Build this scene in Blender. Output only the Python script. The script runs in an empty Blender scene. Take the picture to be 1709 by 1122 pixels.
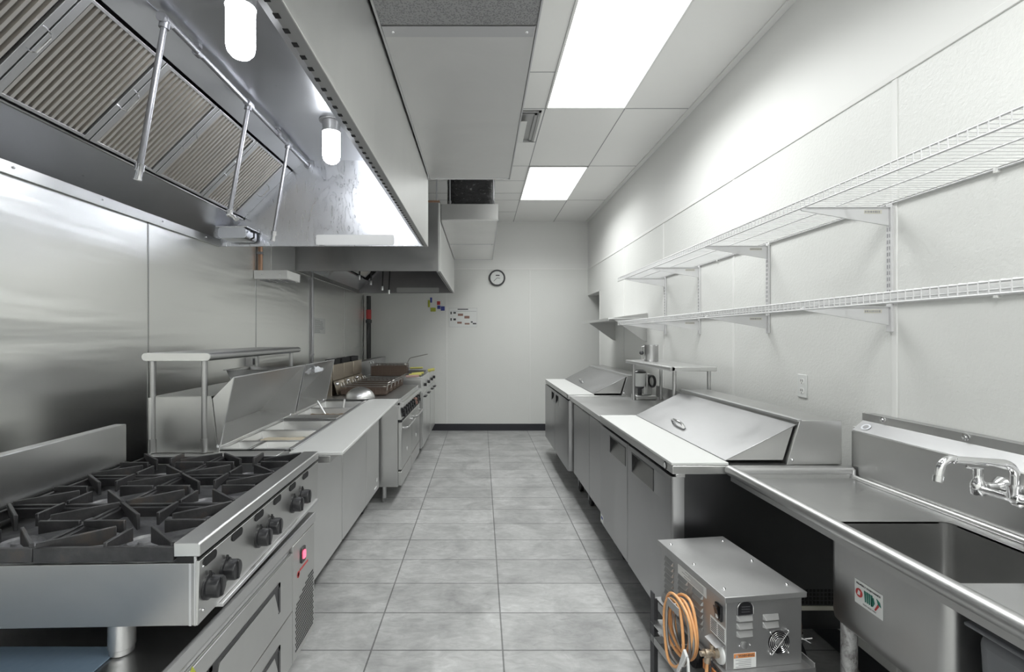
import bpy, bmesh, math, random
from mathutils import Vector, Matrix
random.seed(7)
R = math.radians
C = bpy.context.scene.collection
SC = bpy.context.scene

# ---------------------------------------------------------------- camera, world, exposure
F = 808.0; VX = 803.0; VY = 561.7; CAMZ = 1.457
cam_d = bpy.data.cameras.new('camera'); cam = bpy.data.objects.new('camera', cam_d); C.objects.link(cam)
cam.location = (0, 0, CAMZ); cam.rotation_euler = (R(90), 0, 0)
cam_d.sensor_width = 36; cam_d.lens = F / 1709 * 36
cam_d.shift_x = (854.5 - VX) / 1709; cam_d.shift_y = -(561.0 - VY) / 1709
cam_d.clip_start = 0.02
SC.camera = cam
SC.view_settings.view_transform = 'Standard'; SC.view_settings.look = 'None'
SC.view_settings.gamma = 1; SC.view_settings.use_curve_mapping = False
SC.view_settings.exposure = 1.25
wd = bpy.data.worlds.new('world'); SC.world = wd; wd.use_nodes = True
wd.node_tree.nodes['Background'].inputs[0].default_value = (0.95, 0.97, 1, 1)
wd.node_tree.nodes['Background'].inputs[1].default_value = 0.3
PANEL = 0.9          # glow of the ceiling light diffusers
PANEL_W = 12.5       # watts of each recessed panel, thrown mostly downward
SPREAD = 145
LAMP = 15.0          # emission of the hood lamp globes

# ---------------------------------------------------------------- materials
def new_mat(name):
    m = bpy.data.materials.new(name); m.use_nodes = True
    nt = m.node_tree; b = nt.nodes['Principled BSDF']
    return m, nt, b
def N(nt, t, **k):
    n = nt.nodes.new(t)
    for a, v in k.items(): setattr(n, a, v)
    return n
def coord(nt, scale=(1, 1, 1)):
    tc = N(nt, 'ShaderNodeTexCoord'); mp = N(nt, 'ShaderNodeMapping')
    mp.inputs['Scale'].default_value = scale
    nt.links.new(tc.outputs['Object'], mp.inputs['Vector']); return mp.outputs[0]
def noise(nt, vec, scale, detail=3, rough=.55, dist=0):
    n = N(nt, 'ShaderNodeTexNoise'); n.inputs['Scale'].default_value = scale
    n.inputs['Detail'].default_value = detail; n.inputs['Roughness'].default_value = rough
    n.inputs['Distortion'].default_value = dist
    nt.links.new(vec, n.inputs['Vector']); return n.outputs['Fac']
def ramp(nt, fac, stops):
    r = N(nt, 'ShaderNodeValToRGB'); e = r.color_ramp.elements
    while len(e) < len(stops): e.new(0.5)
    for i, (p, c) in enumerate(stops):
        e[i].position = p; e[i].color = (c, c, c, 1) if not isinstance(c, tuple) else tuple(c) + (1,)
    nt.links.new(fac, r.inputs[0]); return r.outputs[0]
def bump(nt, b, h, strength, dist=0.01):
    bp = N(nt, 'ShaderNodeBump'); bp.inputs['Strength'].default_value = strength; bp.inputs['Distance'].default_value = dist
    nt.links.new(h, bp.inputs['Height']); nt.links.new(bp.outputs[0], b.inputs['Normal'])
def plain(name, col, rough=.5, metal=0, spec=None, emit=None, bumpy=0, bscale=60):
    m, nt, b = new_mat(name)
    b.inputs['Base Color'].default_value = tuple(col) + (1,)
    b.inputs['Roughness'].default_value = rough; b.inputs['Metallic'].default_value = metal
    if spec is not None: b.inputs['Specular IOR Level'].default_value = spec
    if emit: b.inputs['Emission Color'].default_value = tuple(emit[0]) + (1,); b.inputs['Emission Strength'].default_value = emit[1]
    v = coord(nt)
    f = noise(nt, v, bscale, 3)
    if bumpy: bump(nt, b, f, bumpy)
    else: nt.links.new(ramp(nt, f, [(0.3, max(0, rough - .03)), (0.7, min(1, rough + .03))]), b.inputs['Roughness'])
    return m
def steel(name, col, r0, r1, stretch=(1, 1, 30), swirl=0.0, var=.08, bmp=.05, metal=1.0):
    """brushed stainless: fine stretched grain + large smears in gloss and tone"""
    m, nt, b = new_mat(name); b.inputs['Metallic'].default_value = metal
    vg = coord(nt, stretch); g = noise(nt, vg, 14, 4, .6)
    vl = coord(nt); l = noise(nt, vl, 2.2, 5, .62, swirl)
    mx = N(nt, 'ShaderNodeMath', operation='MULTIPLY_ADD')
    nt.links.new(g, mx.inputs[0]); mx.inputs[1].default_value = .35; nt.links.new(l, mx.inputs[2])
    nt.links.new(ramp(nt, mx.outputs[0], [(.45, r0), (.9, r1)]), b.inputs['Roughness'])
    a = tuple(max(0, c * (1 - var)) for c in col); z = tuple(min(1, c * (1 + var)) for c in col)
    nt.links.new(ramp(nt, l, [(.25, a), (.75, z)]), b.inputs['Base Color'])
    if bmp: bump(nt, b, g, bmp, .002)
    return m
M = {}
M['steel'] = steel('brushed_stainless', (.60, .60, .595), .30, .38, (1, 1, 26))
M['steel_h'] = steel('brushed_stainless_horizontal', (.62, .62, .61), .32, .42, (30, 1.2, 30))
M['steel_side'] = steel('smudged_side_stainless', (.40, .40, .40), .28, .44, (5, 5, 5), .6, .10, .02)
M['steel_door'] = steel('door_stainless', (.41, .41, .415), .30, .40, (26, 26, 1))
M['steel_bright'] = steel('bright_stainless', (.72, .72, .715), .30, .40, (1, 24, 24), 0, .05, .02)
M['steel_wall'] = steel('wall_stainless', (.84, .84, .82), .25, .29, (12, 12, .8), 0, .02, 0)
def wavy_wall():
    m, nt, b = new_mat('wavy_wall_stainless'); b.inputs['Metallic'].default_value = 1
    b.inputs['Base Color'].default_value = (.93, .93, .91, 1); b.inputs['Roughness'].default_value = .30
    w = noise(nt, coord(nt, (.25, .25, 2.2)), 2.0, 3, .5, .3)
    bump(nt, b, w, .35, .03); return m
M['steel_wall'] = wavy_wall()
M['steel_front'] = steel('hood_front_stainless', (.88, .88, .87), .34, .44, (24, 1.2, 24), .4, .04, .01)
M['steel_baffle'] = steel('baffle_steel', (.74, .71, .67), .32, .42, (4, 4, 4), .3, .06, 0)
M['steel_shaded'] = steel('shaded_end_steel', (.20, .195, .20), .3, .45, (4, 4, 1), .5, .15, .02)  # unlit inner end of the far hood: its shade is put into the colour
M['steel_hood'] = steel('hood_stainless', (.66, .67, .70), .26, .34, (26, 1, 26), .8, .03, 0)
M['steel_top'] = steel('worktop_stainless', (.64, .64, .64), .28, .38, (1, 26, 26), .3, .05, .01)
M['steel_sink'] = steel('sink_stainless', (.52, .52, .515), .30, .42, (3, 3, 3), .3, .06, .02)
M['steel_dull'] = steel('dull_galvanised', (.46, .46, .46), .42, .52, (4, 4, 4), .5, .08, .01, .9)
M['steel_plenum'] = steel('plenum_steel', (.78, .775, .77), .38, .46, (24, 1, 24), 1.0, .05, .01)
M['steel_lid'] = steel('smeared_lid_stainless', (.37, .37, .375), .34, .46, (3, 1.5, 3), .8, .06, 0)
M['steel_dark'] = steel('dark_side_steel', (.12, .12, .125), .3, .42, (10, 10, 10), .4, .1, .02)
M['steel_stain'] = steel('heat_stained_steel', (.50, .44, .36), .34, .45, (4, 4, 4), .3, .08, .02)
M['chrome'] = plain('polished_chrome', (.78, .78, .79), .12, 1)
M['tubing'] = plain('stainless_tube', (.52, .52, .52), .38, 1)
M['galv'] = plain('galvanised_pipe', (.42, .42, .44), .42, 1, bumpy=.05, bscale=60)
M['edge'] = plain('folded_steel_edge', (.66, .66, .67), .42, 1)
M['iron'] = plain('cast_iron', (.045, .043, .045), .42, .55, bumpy=.25, bscale=70)
def iron_worn():
    m, nt, b = new_mat('worn_grate_iron')
    v = coord(nt); f = noise(nt, v, 9, 5, .65)
    nt.links.new(ramp(nt, f, [(.35, (.045, .045, .048)), (.6, (.085, .083, .086)), (.85, (.16, .12, .09))]), b.inputs['Base Color'])
    b.inputs['Metallic'].default_value = .45
    nt.links.new(ramp(nt, f, [(.3, .3), (.7, .5)]), b.inputs['Roughness'])
    bump(nt, b, noise(nt, v, 120, 3), .2, .003); return m
M['grate'] = iron_worn()
def deck_mat():
    m, nt, b = new_mat('burnt_burner_tray')
    v = coord(nt); f = noise(nt, v, 6, 6, .7, .5)
    nt.links.new(ramp(nt, f, [(.3, (.11, .11, .115)), (.5, (.25, .25, .26)), (.66, (.42, .42, .42)), (.85, (.30, .24, .20))]), b.inputs['Base Color'])
    b.inputs['Metallic'].default_value = .5
    nt.links.new(ramp(nt, f, [(.3, .35), (.7, .6)]), b.inputs['Roughness'])
    bump(nt, b, noise(nt, v, 70, 4), .25, .004); return m
M['tray'] = deck_mat()
M['black'] = plain('black_plastic', (.018, .018, .02), .32)
M['black_matte'] = plain('matte_black', (.012, .012, .013), .7)
M['rubber'] = plain('dark_vinyl_baseboard', (.028, .028, .035), .45)
M['grey_dark'] = plain('dark_grey_paint', (.05, .05, .055), .5)
M['white'] = plain('white_paint', (.80, .80, .785), .5)
M['white_wire'] = plain('white_epoxy_wire', (.66, .66, .665), .38)
M['label'] = plain('paper_label', (.75, .76, .75), .6)
M['ink'] = plain('dark_ink', (.05, .05, .055), .6)
M['ink_grey'] = plain('grey_ink', (.32, .32, .33), .6)
M['board'] = plain('white_cutting_board', (.62, .625, .615), .42, bumpy=.05, bscale=160)
M['blue_film'] = plain('blue_film_sheet', (.17, .235, .31), .35, .2, bumpy=.25, bscale=14)
M['orange'] = plain('orange_hose', (.78, .40, .17), .42)
M['orange2'] = plain('warning_orange', (.70, .28, .10), .6)
M['brass'] = plain('aged_brass', (.50, .42, .33), .35, .9, bumpy=.3, bscale=70)
M['copper'] = plain('dull_copper', (.42, .26, .18), .4, .9)
M['basket'] = plain('browned_basket_wire', (.17, .125, .10), .5, .5, bumpy=.3, bscale=60)
M['basket_rim'] = plain('basket_rim_wire', (.42, .40, .38), .35, .9)
M['yellow'] = plain('yellow_grip', (.66, .62, .18), .5)
M['pinkish'] = plain('faded_red_grip', (.50, .33, .30), .5)
M['red'] = plain('red_paint', (.50, .05, .05), .5)
M['red_light'] = plain('red_switch', (.65, .05, .10), .3, emit=((1, .12, .2), .8))
M['blue'] = plain('blue_plastic', (.05, .07, .30), .5)
M['green'] = plain('green_plastic', (.42, .45, .05), .5)
M['darkgreen'] = plain('dark_green_ink', (.02, .16, .12), .6)
M['brown'] = plain('brown_ink', (.28, .16, .13), .6)
M['food'] = plain('cream_food', (.62, .55, .42), .6, bumpy=.5, bscale=25)
M['sauce'] = plain('brown_sauce', (.30, .20, .12), .4, bumpy=.3, bscale=25)
M['tub'] = plain('grey_plastic_tub', (.17, .175, .19), .5)
M['tan'] = plain('cream_strip', (.62, .60, .52), .5)
M['plastic_bag'] = plain('clear_plastic_wrap', (.72, .74, .78), .25, bumpy=.6, bscale=30)
M['panel_light'] = plain('light_panel', (.9, .9, .9), .5, emit=((.97, 1, .99), PANEL))
M['globe'] = plain('lit_lamp_globe', (.9, .9, .9), .3, emit=((.93, .96, 1), LAMP))
def corroded():
    m, nt, b = new_mat('corroded_leg'); f = noise(nt, coord(nt, (1, 1, .6)), 26, 6, .75, .6)
    nt.links.new(ramp(nt, f, [(.40, (.08, .07, .06)), (.5, (.26, .25, .25)), (.62, (.50, .50, .50))]), b.inputs['Base Color'])
    b.inputs['Metallic'].default_value = .3; b.inputs['Roughness'].default_value = .6; bump(nt, b, f, .6, .004); return m
M['corroded'] = corroded()
def swirled():
    m, nt, b = new_mat('wiped_swirl_stainless'); b.inputs['Metallic'].default_value = 1
    b.inputs['Base Color'].default_value = (.66, .67, .70, 1)
    f = noise(nt, coord(nt, (5, 1, 1.2)), 2.6, 3, .5, 2.2)
    nt.links.new(ramp(nt, f, [(.36, .26), (.46, .38), (.54, .27), (.64, .42)]), b.inputs['Roughness']); return m
M['steel_swirl'] = swirled()
def wrap_mat():
    m, nt, b = new_mat('black_wrap')
    v = coord(nt, (1, 1, 2.5)); f = noise(nt, v, 9, 5, .6, 2.5)
    nt.links.new(ramp(nt, f, [(.60, (.02, .02, .022)), (.72, (.30, .30, .31))]), b.inputs['Base Color'])
    b.inputs['Roughness'].default_value = .22
    bump(nt, b, f, .9, .02); return m
M['wrap'] = wrap_mat()
def wall_mat(name, col, bmp, scale):
    m, nt, b = new_mat(name); v = coord(nt)
    l = noise(nt, v, 1.3, 4)
    nt.links.new(ramp(nt, l, [(.3, tuple(c * .97 for c in col)), (.7, col)]), b.inputs['Base Color'])
    b.inputs['Roughness'].default_value = .42
    bump(nt, b, noise(nt, v, scale, 2), bmp, .003); return m
M['wall'] = wall_mat('white_wall_paint', (.80, .80, .785), .05, 90)
M['frp'] = wall_mat('pebbled_white_panel', (.77, .775, .755), .45, 85)
M['ceil'] = wall_mat('vinyl_ceiling_tile', (.88, .875, .86), .03, 140)
def rough_panel():
    m, nt, b = new_mat('perforated_supply_panel'); v = coord(nt)
    vo = N(nt, 'ShaderNodeTexVoronoi'); vo.inputs['Scale'].default_value = 160
    nt.links.new(v, vo.inputs['Vector'])
    nt.links.new(ramp(nt, vo.outputs['Distance'], [(.1, (.22, .22, .225)), (.6, (.42, .42, .425))]), b.inputs['Base Color'])
    b.inputs['Metallic'].default_value = .8; b.inputs['Roughness'].default_value = .5
    bump(nt, b, vo.outputs['Distance'], .4, .004); return m
M['perf'] = rough_panel()
def floor_mat():
    m, nt, b = new_mat('slate_look_floor_tile')
    tc = N(nt, 'ShaderNodeTexCoord'); mp = N(nt, 'ShaderNodeMapping')
    mp.inputs['Location'].default_value = (-.100 + .61 * 20, -2.247 + .3043 * 40, 0)
    nt.links.new(tc.outputs['Object'], mp.inputs['Vector'])
    br = N(nt, 'ShaderNodeTexBrick'); br.offset = 0; br.squash = 1
    br.inputs['Scale'].default_value = 1; br.inputs['Brick Width'].default_value = .61; br.inputs['Row Height'].default_value = .3043
    br.inputs['Mortar Size'].default_value = .0042; br.inputs['Mortar Smooth'].default_value = .25; br.inputs['Bias'].default_value = 0
    br.inputs['Color1'].default_value = (.90, .90, .90, 1); br.inputs['Color2'].default_value = (1.06, 1.06, 1.06, 1)
    br.inputs['Mortar'].default_value = (.42, .42, .42, 1)
    nt.links.new(mp.outputs[0], br.inputs['Vector'])
    v = coord(nt)
    n1 = noise(nt, v, 3.2, 7, .62, .6); n2 = noise(nt, coord(nt, (1, 2.2, 1)), 12, 5, .6, 1.2); n3 = noise(nt, v, 90, 3)
    base = ramp(nt, n1, [(.28, (.29, .292, .292)), (.48, (.39, .392, .39)), (.62, (.46, .462, .46)), (.80, (.56, .56, .557))])
    mm = N(nt, 'ShaderNodeMix', data_type='RGBA', blend_type='MULTIPLY'); mm.inputs[0].default_value = 1
    nt.links.new(base, mm.inputs[6]); nt.links.new(br.outputs['Color'], mm.inputs[7])
    m2 = N(nt, 'ShaderNodeMix', data_type='RGBA', blend_type='OVERLAY'); m2.inputs[0].default_value = .5
    nt.links.new(mm.outputs[2], m2.inputs[6]); nt.links.new(ramp(nt, n2, [(.3, .35), (.7, .65)]), m2.inputs[7])
    nt.links.new(m2.outputs[2], b.inputs['Base Color'])
    nt.links.new(ramp(nt, n2, [(.3, .36), (.7, .52)]), b.inputs['Roughness'])
    a1 = N(nt, 'ShaderNodeMath', operation='MULTIPLY_ADD'); nt.links.new(n3, a1.inputs[0]); a1.inputs[1].default_value = .12; nt.links.new(n2, a1.inputs[2])
    a2 = N(nt, 'ShaderNodeMath', operation='MULTIPLY_ADD'); nt.links.new(br.outputs['Fac'], a2.inputs[0]); a2.inputs[1].default_value = -.9; nt.links.new(a1.outputs[0], a2.inputs[2])
    bump(nt, b, a2.outputs[0], .45, .006)
    return m
M['floor'] = floor_mat()

# ---------------------------------------------------------------- mesh helpers
FR = {}      # world matrix of every top-level empty
LOCAL = set()
def thing(name, label, cat, loc=(0, 0, 0), rotz=0, group=None, local=False):
    o = bpy.data.objects.new(name, None); C.objects.link(o)
    o.location = loc; o.rotation_euler = (0, 0, rotz); o.empty_display_size = .05
    o['label'] = label; o['category'] = cat
    if group: o['group'] = group
    FR[o.name] = Matrix.Translation(Vector(loc)) @ Matrix.Rotation(rotz, 4, 'Z')
    if local: LOCAL.add(o.name)
    return o
def root_of(o):
    while o.parent: o = o.parent
    return o
def tag(o, label, cat, group=None, kind=None):
    o['label'] = label; o['category'] = cat
    if group: o['group'] = group
    if kind: o['kind'] = kind
    return o
class MB:
    def __init__(s): s.bm = bmesh.new(); s.marks = []
    def mark(s, mat): s.bm.faces.ensure_lookup_table(); s.marks.append((len(s.bm.faces), mat)); return s
    def poly(s, pts, faces):
        v = [s.bm.verts.new(p) for p in pts]
        for f in faces:
            try: s.bm.faces.new([v[i] for i in f])
            except ValueError: pass
        return s
    def box(s, x0, x1, y0, y1, z0, z1):
        x0, x1 = sorted((x0, x1)); y0, y1 = sorted((y0, y1)); z0, z1 = sorted((z0, z1))
        p = [(x0, y0, z0), (x1, y0, z0), (x1, y1, z0), (x0, y1, z0), (x0, y0, z1), (x1, y0, z1), (x1, y1, z1), (x0, y1, z1)]
        return s.poly(p, [(3, 2, 1, 0), (4, 5, 6, 7), (0, 1, 5, 4), (1, 2, 6, 5), (2, 3, 7, 6), (3, 0, 4, 7)])
    def prism(s, pl, ax, a, b):
        n = len(pl)
        def P(u, v, w): return {'x': (w, u, v), 'y': (u, w, v), 'z': (u, v, w)}[ax]
        pts = [P(u, v, a) for u, v in pl] + [P(u, v, b) for u, v in pl]
        fs = [tuple(range(n)), tuple(range(2 * n - 1, n - 1, -1))] + [(i, i + n, (i + 1) % n + n, (i + 1) % n) for i in range(n)]
        return s.poly(pts, fs)
    def slab(s, q, t):
        """quad with thickness t along its normal"""
        q = [Vector(p) for p in q]; n = (q[1] - q[0]).cross(q[2] - q[1]).normalized() * t
        k = len(q); pts = q + [p + n for p in q]
        fs = [tuple(range(k)), tuple(range(2 * k - 1, k - 1, -1))] + [(i, i + k, (i + 1) % k + k, (i + 1) % k) for i in range(k)]
        return s.poly(pts, fs)
    def bar(s, p0, p1, w, h, up=(0, 0, 1)):
        """rectangular bar, w sideways, h along up"""
        p0 = Vector(p0); p1 = Vector(p1); d = (p1 - p0).normalized(); u = Vector(up)
        sd = d.cross(u).normalized() * (w / 2); u = sd.cross(d).normalized() * (h / 2)
        pts = [p + a * sd + b * u for p in (p0, p1) for a, b in ((-1, -1), (1, -1), (1, 1), (-1, 1))]
        return s.poly(pts, [(3, 2, 1, 0), (4, 5, 6, 7), (0, 1, 5, 4), (1, 2, 6, 5), (2, 3, 7, 6), (3, 0, 4, 7)])
    def lathe(s, c, ax, prof, seg=24):
        """prof: list of (radius, distance along ax)"""
        c = Vector(c); ax = Vector(ax).normalized()
        a = ax.orthogonal().normalized(); b = ax.cross(a)
        rings = []
        for r, h in prof:
            if r < 1e-6: rings.append([s.bm.verts.new(c + ax * h)])
            else: rings.append([s.bm.verts.new(c + ax * h + (a * math.cos(t) + b * math.sin(t)) * r) for t in [2 * math.pi * i / seg for i in range(seg)]])
        for r0, r1 in zip(rings, rings[1:]):
            for i in range(seg):
                j = (i + 1) % seg
                f = [r0[i % len(r0)], r0[j % len(r0)], r1[j % len(r1)], r1[i % len(r1)]]
                f = list(dict.fromkeys(f))
                if len(f) > 2:
                    try: s.bm.faces.new(f)
                    except ValueError: pass
        for rg in (rings[0], rings[-1]):
            if len(rg) > 2:
                try: s.bm.faces.new(rg)
                except ValueError: pass
        return s
    def cyl(s, p0, p1, r, r2=None, seg=20):
        p0 = Vector(p0); p1 = Vector(p1); d = p1 - p0
        return s.lathe(p0, d, [(r, 0), (r if r2 is None else r2, d.length)], seg)
    def ball(s, c, r, seg=16, ax=(0, 0, 1), k=1.0):
        return s.lathe(c, ax, [(r * math.sin(math.pi * i / 8), -r * k * math.cos(math.pi * i / 8)) for i in range(9)], seg)
    def tube(s, pts, r, seg=8, closed=False):
        pts = [Vector(p) for p in pts]; n = len(pts); rings = []; a = None
        for i, p in enumerate(pts):
            if closed: d = (pts[(i + 1) % n] - pts[i - 1]).normalized()
            else: d = (pts[min(i + 1, n - 1)] - pts[max(i - 1, 0)]).normalized()
            a = d.orthogonal().normalized() if a is None else (a - d * a.dot(d)).normalized()
            b = d.cross(a)
            rings.append([s.bm.verts.new(p + (a * math.cos(t) + b * math.sin(t)) * r) for t in [2 * math.pi * j / seg for j in range(seg)]])
        m = n if closed else n - 1
        for i in range(m):
            r0, r1 = rings[i], rings[(i + 1) % n]
            for j in range(seg):
                s.bm.faces.new((r0[j], r0[(j + 1) % seg], r1[(j + 1) % seg], r1[j]))
        if not closed:
            s.bm.faces.new(rings[0][::-1]); s.bm.faces.new(rings[-1])
        return s
    def build(s, name, mat, parent=None, bevel=0, seg=2, smooth=True, keep=False):
        bmesh.ops.recalc_face_normals(s.bm, faces=s.bm.faces[:])
        org = Vector((0, 0, 0))
        if parent is not None:
            rt = root_of(parent)
            if rt.name in FR and rt.name not in LOCAL: bmesh.ops.transform(s.bm, matrix=FR[rt.name].inverted(), verts=s.bm.verts[:])
        elif not keep:
            xs = [v.co.x for v in s.bm.verts]; ys = [v.co.y for v in s.bm.verts]; zs = [v.co.z for v in s.bm.verts]
            org = Vector(((min(xs) + max(xs)) / 2, (min(ys) + max(ys)) / 2, min(zs)))
            bmesh.ops.translate(s.bm, vec=-org, verts=s.bm.verts[:])
        me = bpy.data.meshes.new(name); s.bm.to_mesh(me); s.bm.free()
        me.materials.append(M[mat] if isinstance(mat, str) else mat)
        for i_, (st_, mt_) in enumerate(s.marks):
            me.materials.append(M[mt_])
            for f_ in me.polygons[st_:]: f_.material_index = i_ + 1
        if smooth:
            me.polygons.foreach_set('use_smooth', [True] * len(me.polygons))
            me.set_sharp_from_angle(angle=R(38))
        o = bpy.data.objects.new(name, me); C.objects.link(o); o.location = org
        if parent is not None: o.parent = parent
        if bevel:
            bv = o.modifiers.new('bevel', 'BEVEL'); bv.width = bevel; bv.segments = seg; bv.limit_method = 'ANGLE'; bv.angle_limit = R(40)
            bv.harden_normals = False
        return o
def arc(c, r, a0, a1, n, u, v):
    c = Vector(c); u = Vector(u); v = Vector(v)
    return [c + u * r * math.cos(R(a0 + (a1 - a0) * i / n)) + v * r * math.sin(R(a0 + (a1 - a0) * i / n)) for i in range(n + 1)]
def rrect(x0, x1, z0, z1, r, n=5):
    p = []
    for cx, cz, a in ((x1 - r, z1 - r, 0), (x0 + r, z1 - r, 90), (x0 + r, z0 + r, 180), (x1 - r, z0 + r, 270)):
        p += [(cx + r * math.cos(R(a + 90 * i / n)), cz + r * math.sin(R(a + 90 * i / n))) for i in range(n + 1)]
    return p
def text(s, size, o, u, v, mat, parent, name='lettering', align='CENTER', depth=.0006):
    cu = bpy.data.curves.new('t', 'FONT'); cu.body = s; cu.size = size; cu.align_x = align; cu.align_y = 'CENTER'; cu.extrude = depth / 2; cu.resolution_u = 3
    ob = bpy.data.objects.new('t', cu); C.objects.link(ob)
    me = bpy.data.meshes.new_from_object(ob); bpy.data.objects.remove(ob); bpy.data.curves.remove(cu)
    u = Vector(u).normalized(); v = Vector(v).normalized(); n = u.cross(v)
    T = Matrix((u, v, n)).transposed().to_4x4(); T.translation = Vector(o) + n * depth
    m = MB(); m.bm.from_mesh(me); bmesh.ops.transform(m.bm, matrix=T, verts=m.bm.verts[:]); bpy.data.meshes.remove(me)
    return m.build(name, mat, parent, smooth=False)
def struct(m, name, mat, parent=None, **k):
    o = m.build(name, mat, parent, keep=True, **k)
    if parent is None: o['kind'] = 'structure'
    return o
def copy_tree(o, parent=None):
    c = o.copy(); C.objects.link(c); c.parent = parent
    if parent is None: FR[c.name] = FR.get(o.name, Matrix())
    for ch in [x for x in bpy.data.objects if x.parent == o]: copy_tree(ch, c)
    return c

XL, XR, YB, ZC, YN = -1.755, 1.657, 7.5, 3.233, -5.2
# ================================================================ ROOM
fl = struct(MB().box(XL - .1, 2.9, YN - .1, YB + .1, -.1, 0), 'floor', 'floor')
ce = struct(MB().box(XL - .1, 2.9, YN - .1, YB + .1, ZC, ZC + .1), 'ceiling', 'ceil')
g = MB()
for x in (-1.33, -.72, -.11, .50, 1.12): g.box(x - .004, x + .004, YN, YB, ZC - .0015, ZC + .001)
for y in (-2.3, -1.08, .14, 1.33, 2.53, 3.77, 5.04, 6.30): g.box(.50 if y > 3 else XL, XR, y - .004, y + .004, ZC - .0015, ZC + .001)
for y in (3.25, 3.77, 4.42, 5.04, 5.52, 6.0, 6.30, 6.9): g.box(XL, .50, y - .003, y + .003, ZC - .0015, ZC + .001)
struct(g, 'tile_joint', 'ink_grey', ce)
struct(MB().box(1.612, XR, YN, YB, ZC - .012, ZC), 'trim_1', 'white', bevel=.002)
struct(MB().box(-.3, XR, YB - .012, YB, ZC - .02, ZC), 'trim_2', 'white')
# right wall with the doorway in its far corner
wr = struct(MB().box(XR, XR + .13, YN, 6.76, 0, ZC).box(XR, XR + .13, 6.76, YB, 2.10, ZC), 'wall_right', 'wall')
p = MB()
p.box(XR - .003, XR, YN, 6.755, .1, 2.49); p.box(XR - .003, XR, 6.755, YB, 2.105, 2.49)
struct(p, 'wall_panel', 'frp', wr)
wn = struct(MB().box(XL - .1, 2.9, YN - .12, YN, 0, ZC), 'wall_near', 'wall')
p = MB(); p.box(XR - .008, XR, YN, YB, 2.484, 2.512)
struct(p, 'trim_3', 'white', bevel=.003)
for i, y in enumerate((-.51, .71, 1.935, 3.17, 4.39, 5.61)):
    struct(MB().box(XR - .007, XR, y - .013, y + .013, .1, 2.484), 'trim_%d' % (4 + i), 'white', bevel=.003)
struct(MB().box(XR - .006, XR + .136, 6.74, 6.765, 0, 2.115).box(XR - .006, XR + .136, 6.74, YB, 2.09, 2.115), 'door_1', 'white', bevel=.003)
struct(MB().box(2.75, 2.88, 5.9, YB, 0, ZC).box(XR + .13, 2.75, 5.8, 5.9, 0, ZC), 'wall_passage', 'wall')
struct(MB().box(XR - .012, XR, YN, 6.74, 0, .1), 'baseboard_right', 'rubber', bevel=.004)
wb = struct(MB().box(XL - .1, 2.9, YB, YB + .12, 0, ZC), 'wall_back', 'wall')
struct(MB().box(XL, XR, YB - .003, YB, .1, 2.49).box(XR, 2.8, YB - .003, YB, .1, 2.49), 'wall_panel', 'frp', wb)
struct(MB().box(XL, XR, YB - .007, YB, 2.487, 2.508), 'trim_10', 'white', bevel=.002)
struct(MB().box(-.548, -.528, YB - .007, YB, .1, 2.487), 'trim_11', 'white', bevel=.002)
struct(MB().box(.744, .760, YB - .007, YB, .1, 2.487), 'trim_12', 'white', bevel=.002)
struct(MB().box(XL, XR, YB - .014, YB, 0, .105), 'baseboard_back', 'rubber', bevel=.004)
wl = struct(MB().box(XL - .12, XL - .004, YN, YB, 0, ZC), 'wall_left', 'wall')
struct(MB().box(XL - .004, XL, YN, YB, .0, 2.72), 'steel_cladding', 'steel_wall', wl)
for y in (.11, 1.33, 2.55, 3.77, 4.99, 6.22, 7.15):
    struct(MB().box(XL, XL + .003, y - .0035, y + .0035, .1, 2.3), 'cladding_seam', 'steel_side', wl)

# ceiling light panels
def light_panel(y0, y1, label, xc=.81):
    t = thing('ceiling_light', label, 'light', (xc, (y0 + y1) / 2, ZC), group='ceiling light panels')
    MB().box(xc - .297, xc + .298, y0, y1, ZC - .006, ZC - .002).build('diffuser', 'panel_light', t)
    m = MB()
    for a in ((xc - .312, xc - .297, y0 - .015, y1 + .015), (xc + .298, xc + .313, y0 - .015, y1 + .015), (xc - .312, xc + .313, y0 - .015, y0), (xc - .312, xc + .313, y1, y1 + .015)):
        m.box(a[0], a[1], a[2], a[3], ZC - .009, ZC)
    m.build('frame', 'white', t, bevel=.002)
    ld = bpy.data.lights.new('panel_lamp', 'AREA'); ld.shape = 'RECTANGLE'; ld.size = .594; ld.size_y = y1 - y0
    ld.energy = PANEL_W; ld.spread = R(SPREAD); ld.color = (.98, 1, .985)
    lo = bpy.data.objects.new('panel_lamp', ld); C.objects.link(lo); lo.parent = t; lo.location = (0, 0, -.008)
light_panel(2.54, 3.745, 'large ceiling light panel nearest the viewer, cut by the top of the photo')
light_panel(5.065, 6.275, 'smaller looking ceiling light panel farther back near the rear wall')
light_panel(.02, 1.23, 'ceiling light panel overhead, above the viewer and out of the frame')
light_panel(-2.5, -1.3, 'right ceiling light panel behind the viewer')
light_panel(-2.5, -1.3, 'left fill light panel added behind the viewer', -.72)  # unseen extra panel beside the main row, added for soft frontal fill
light_panel(-4.9, -3.7, 'right fill light panel added far behind the viewer')  # unseen, added in the lengthened room for more frontal fill
light_panel(-4.9, -3.7, 'left fill light panel added far behind the viewer', -.72)  # unseen fill panel, added to pair with the right one
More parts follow.
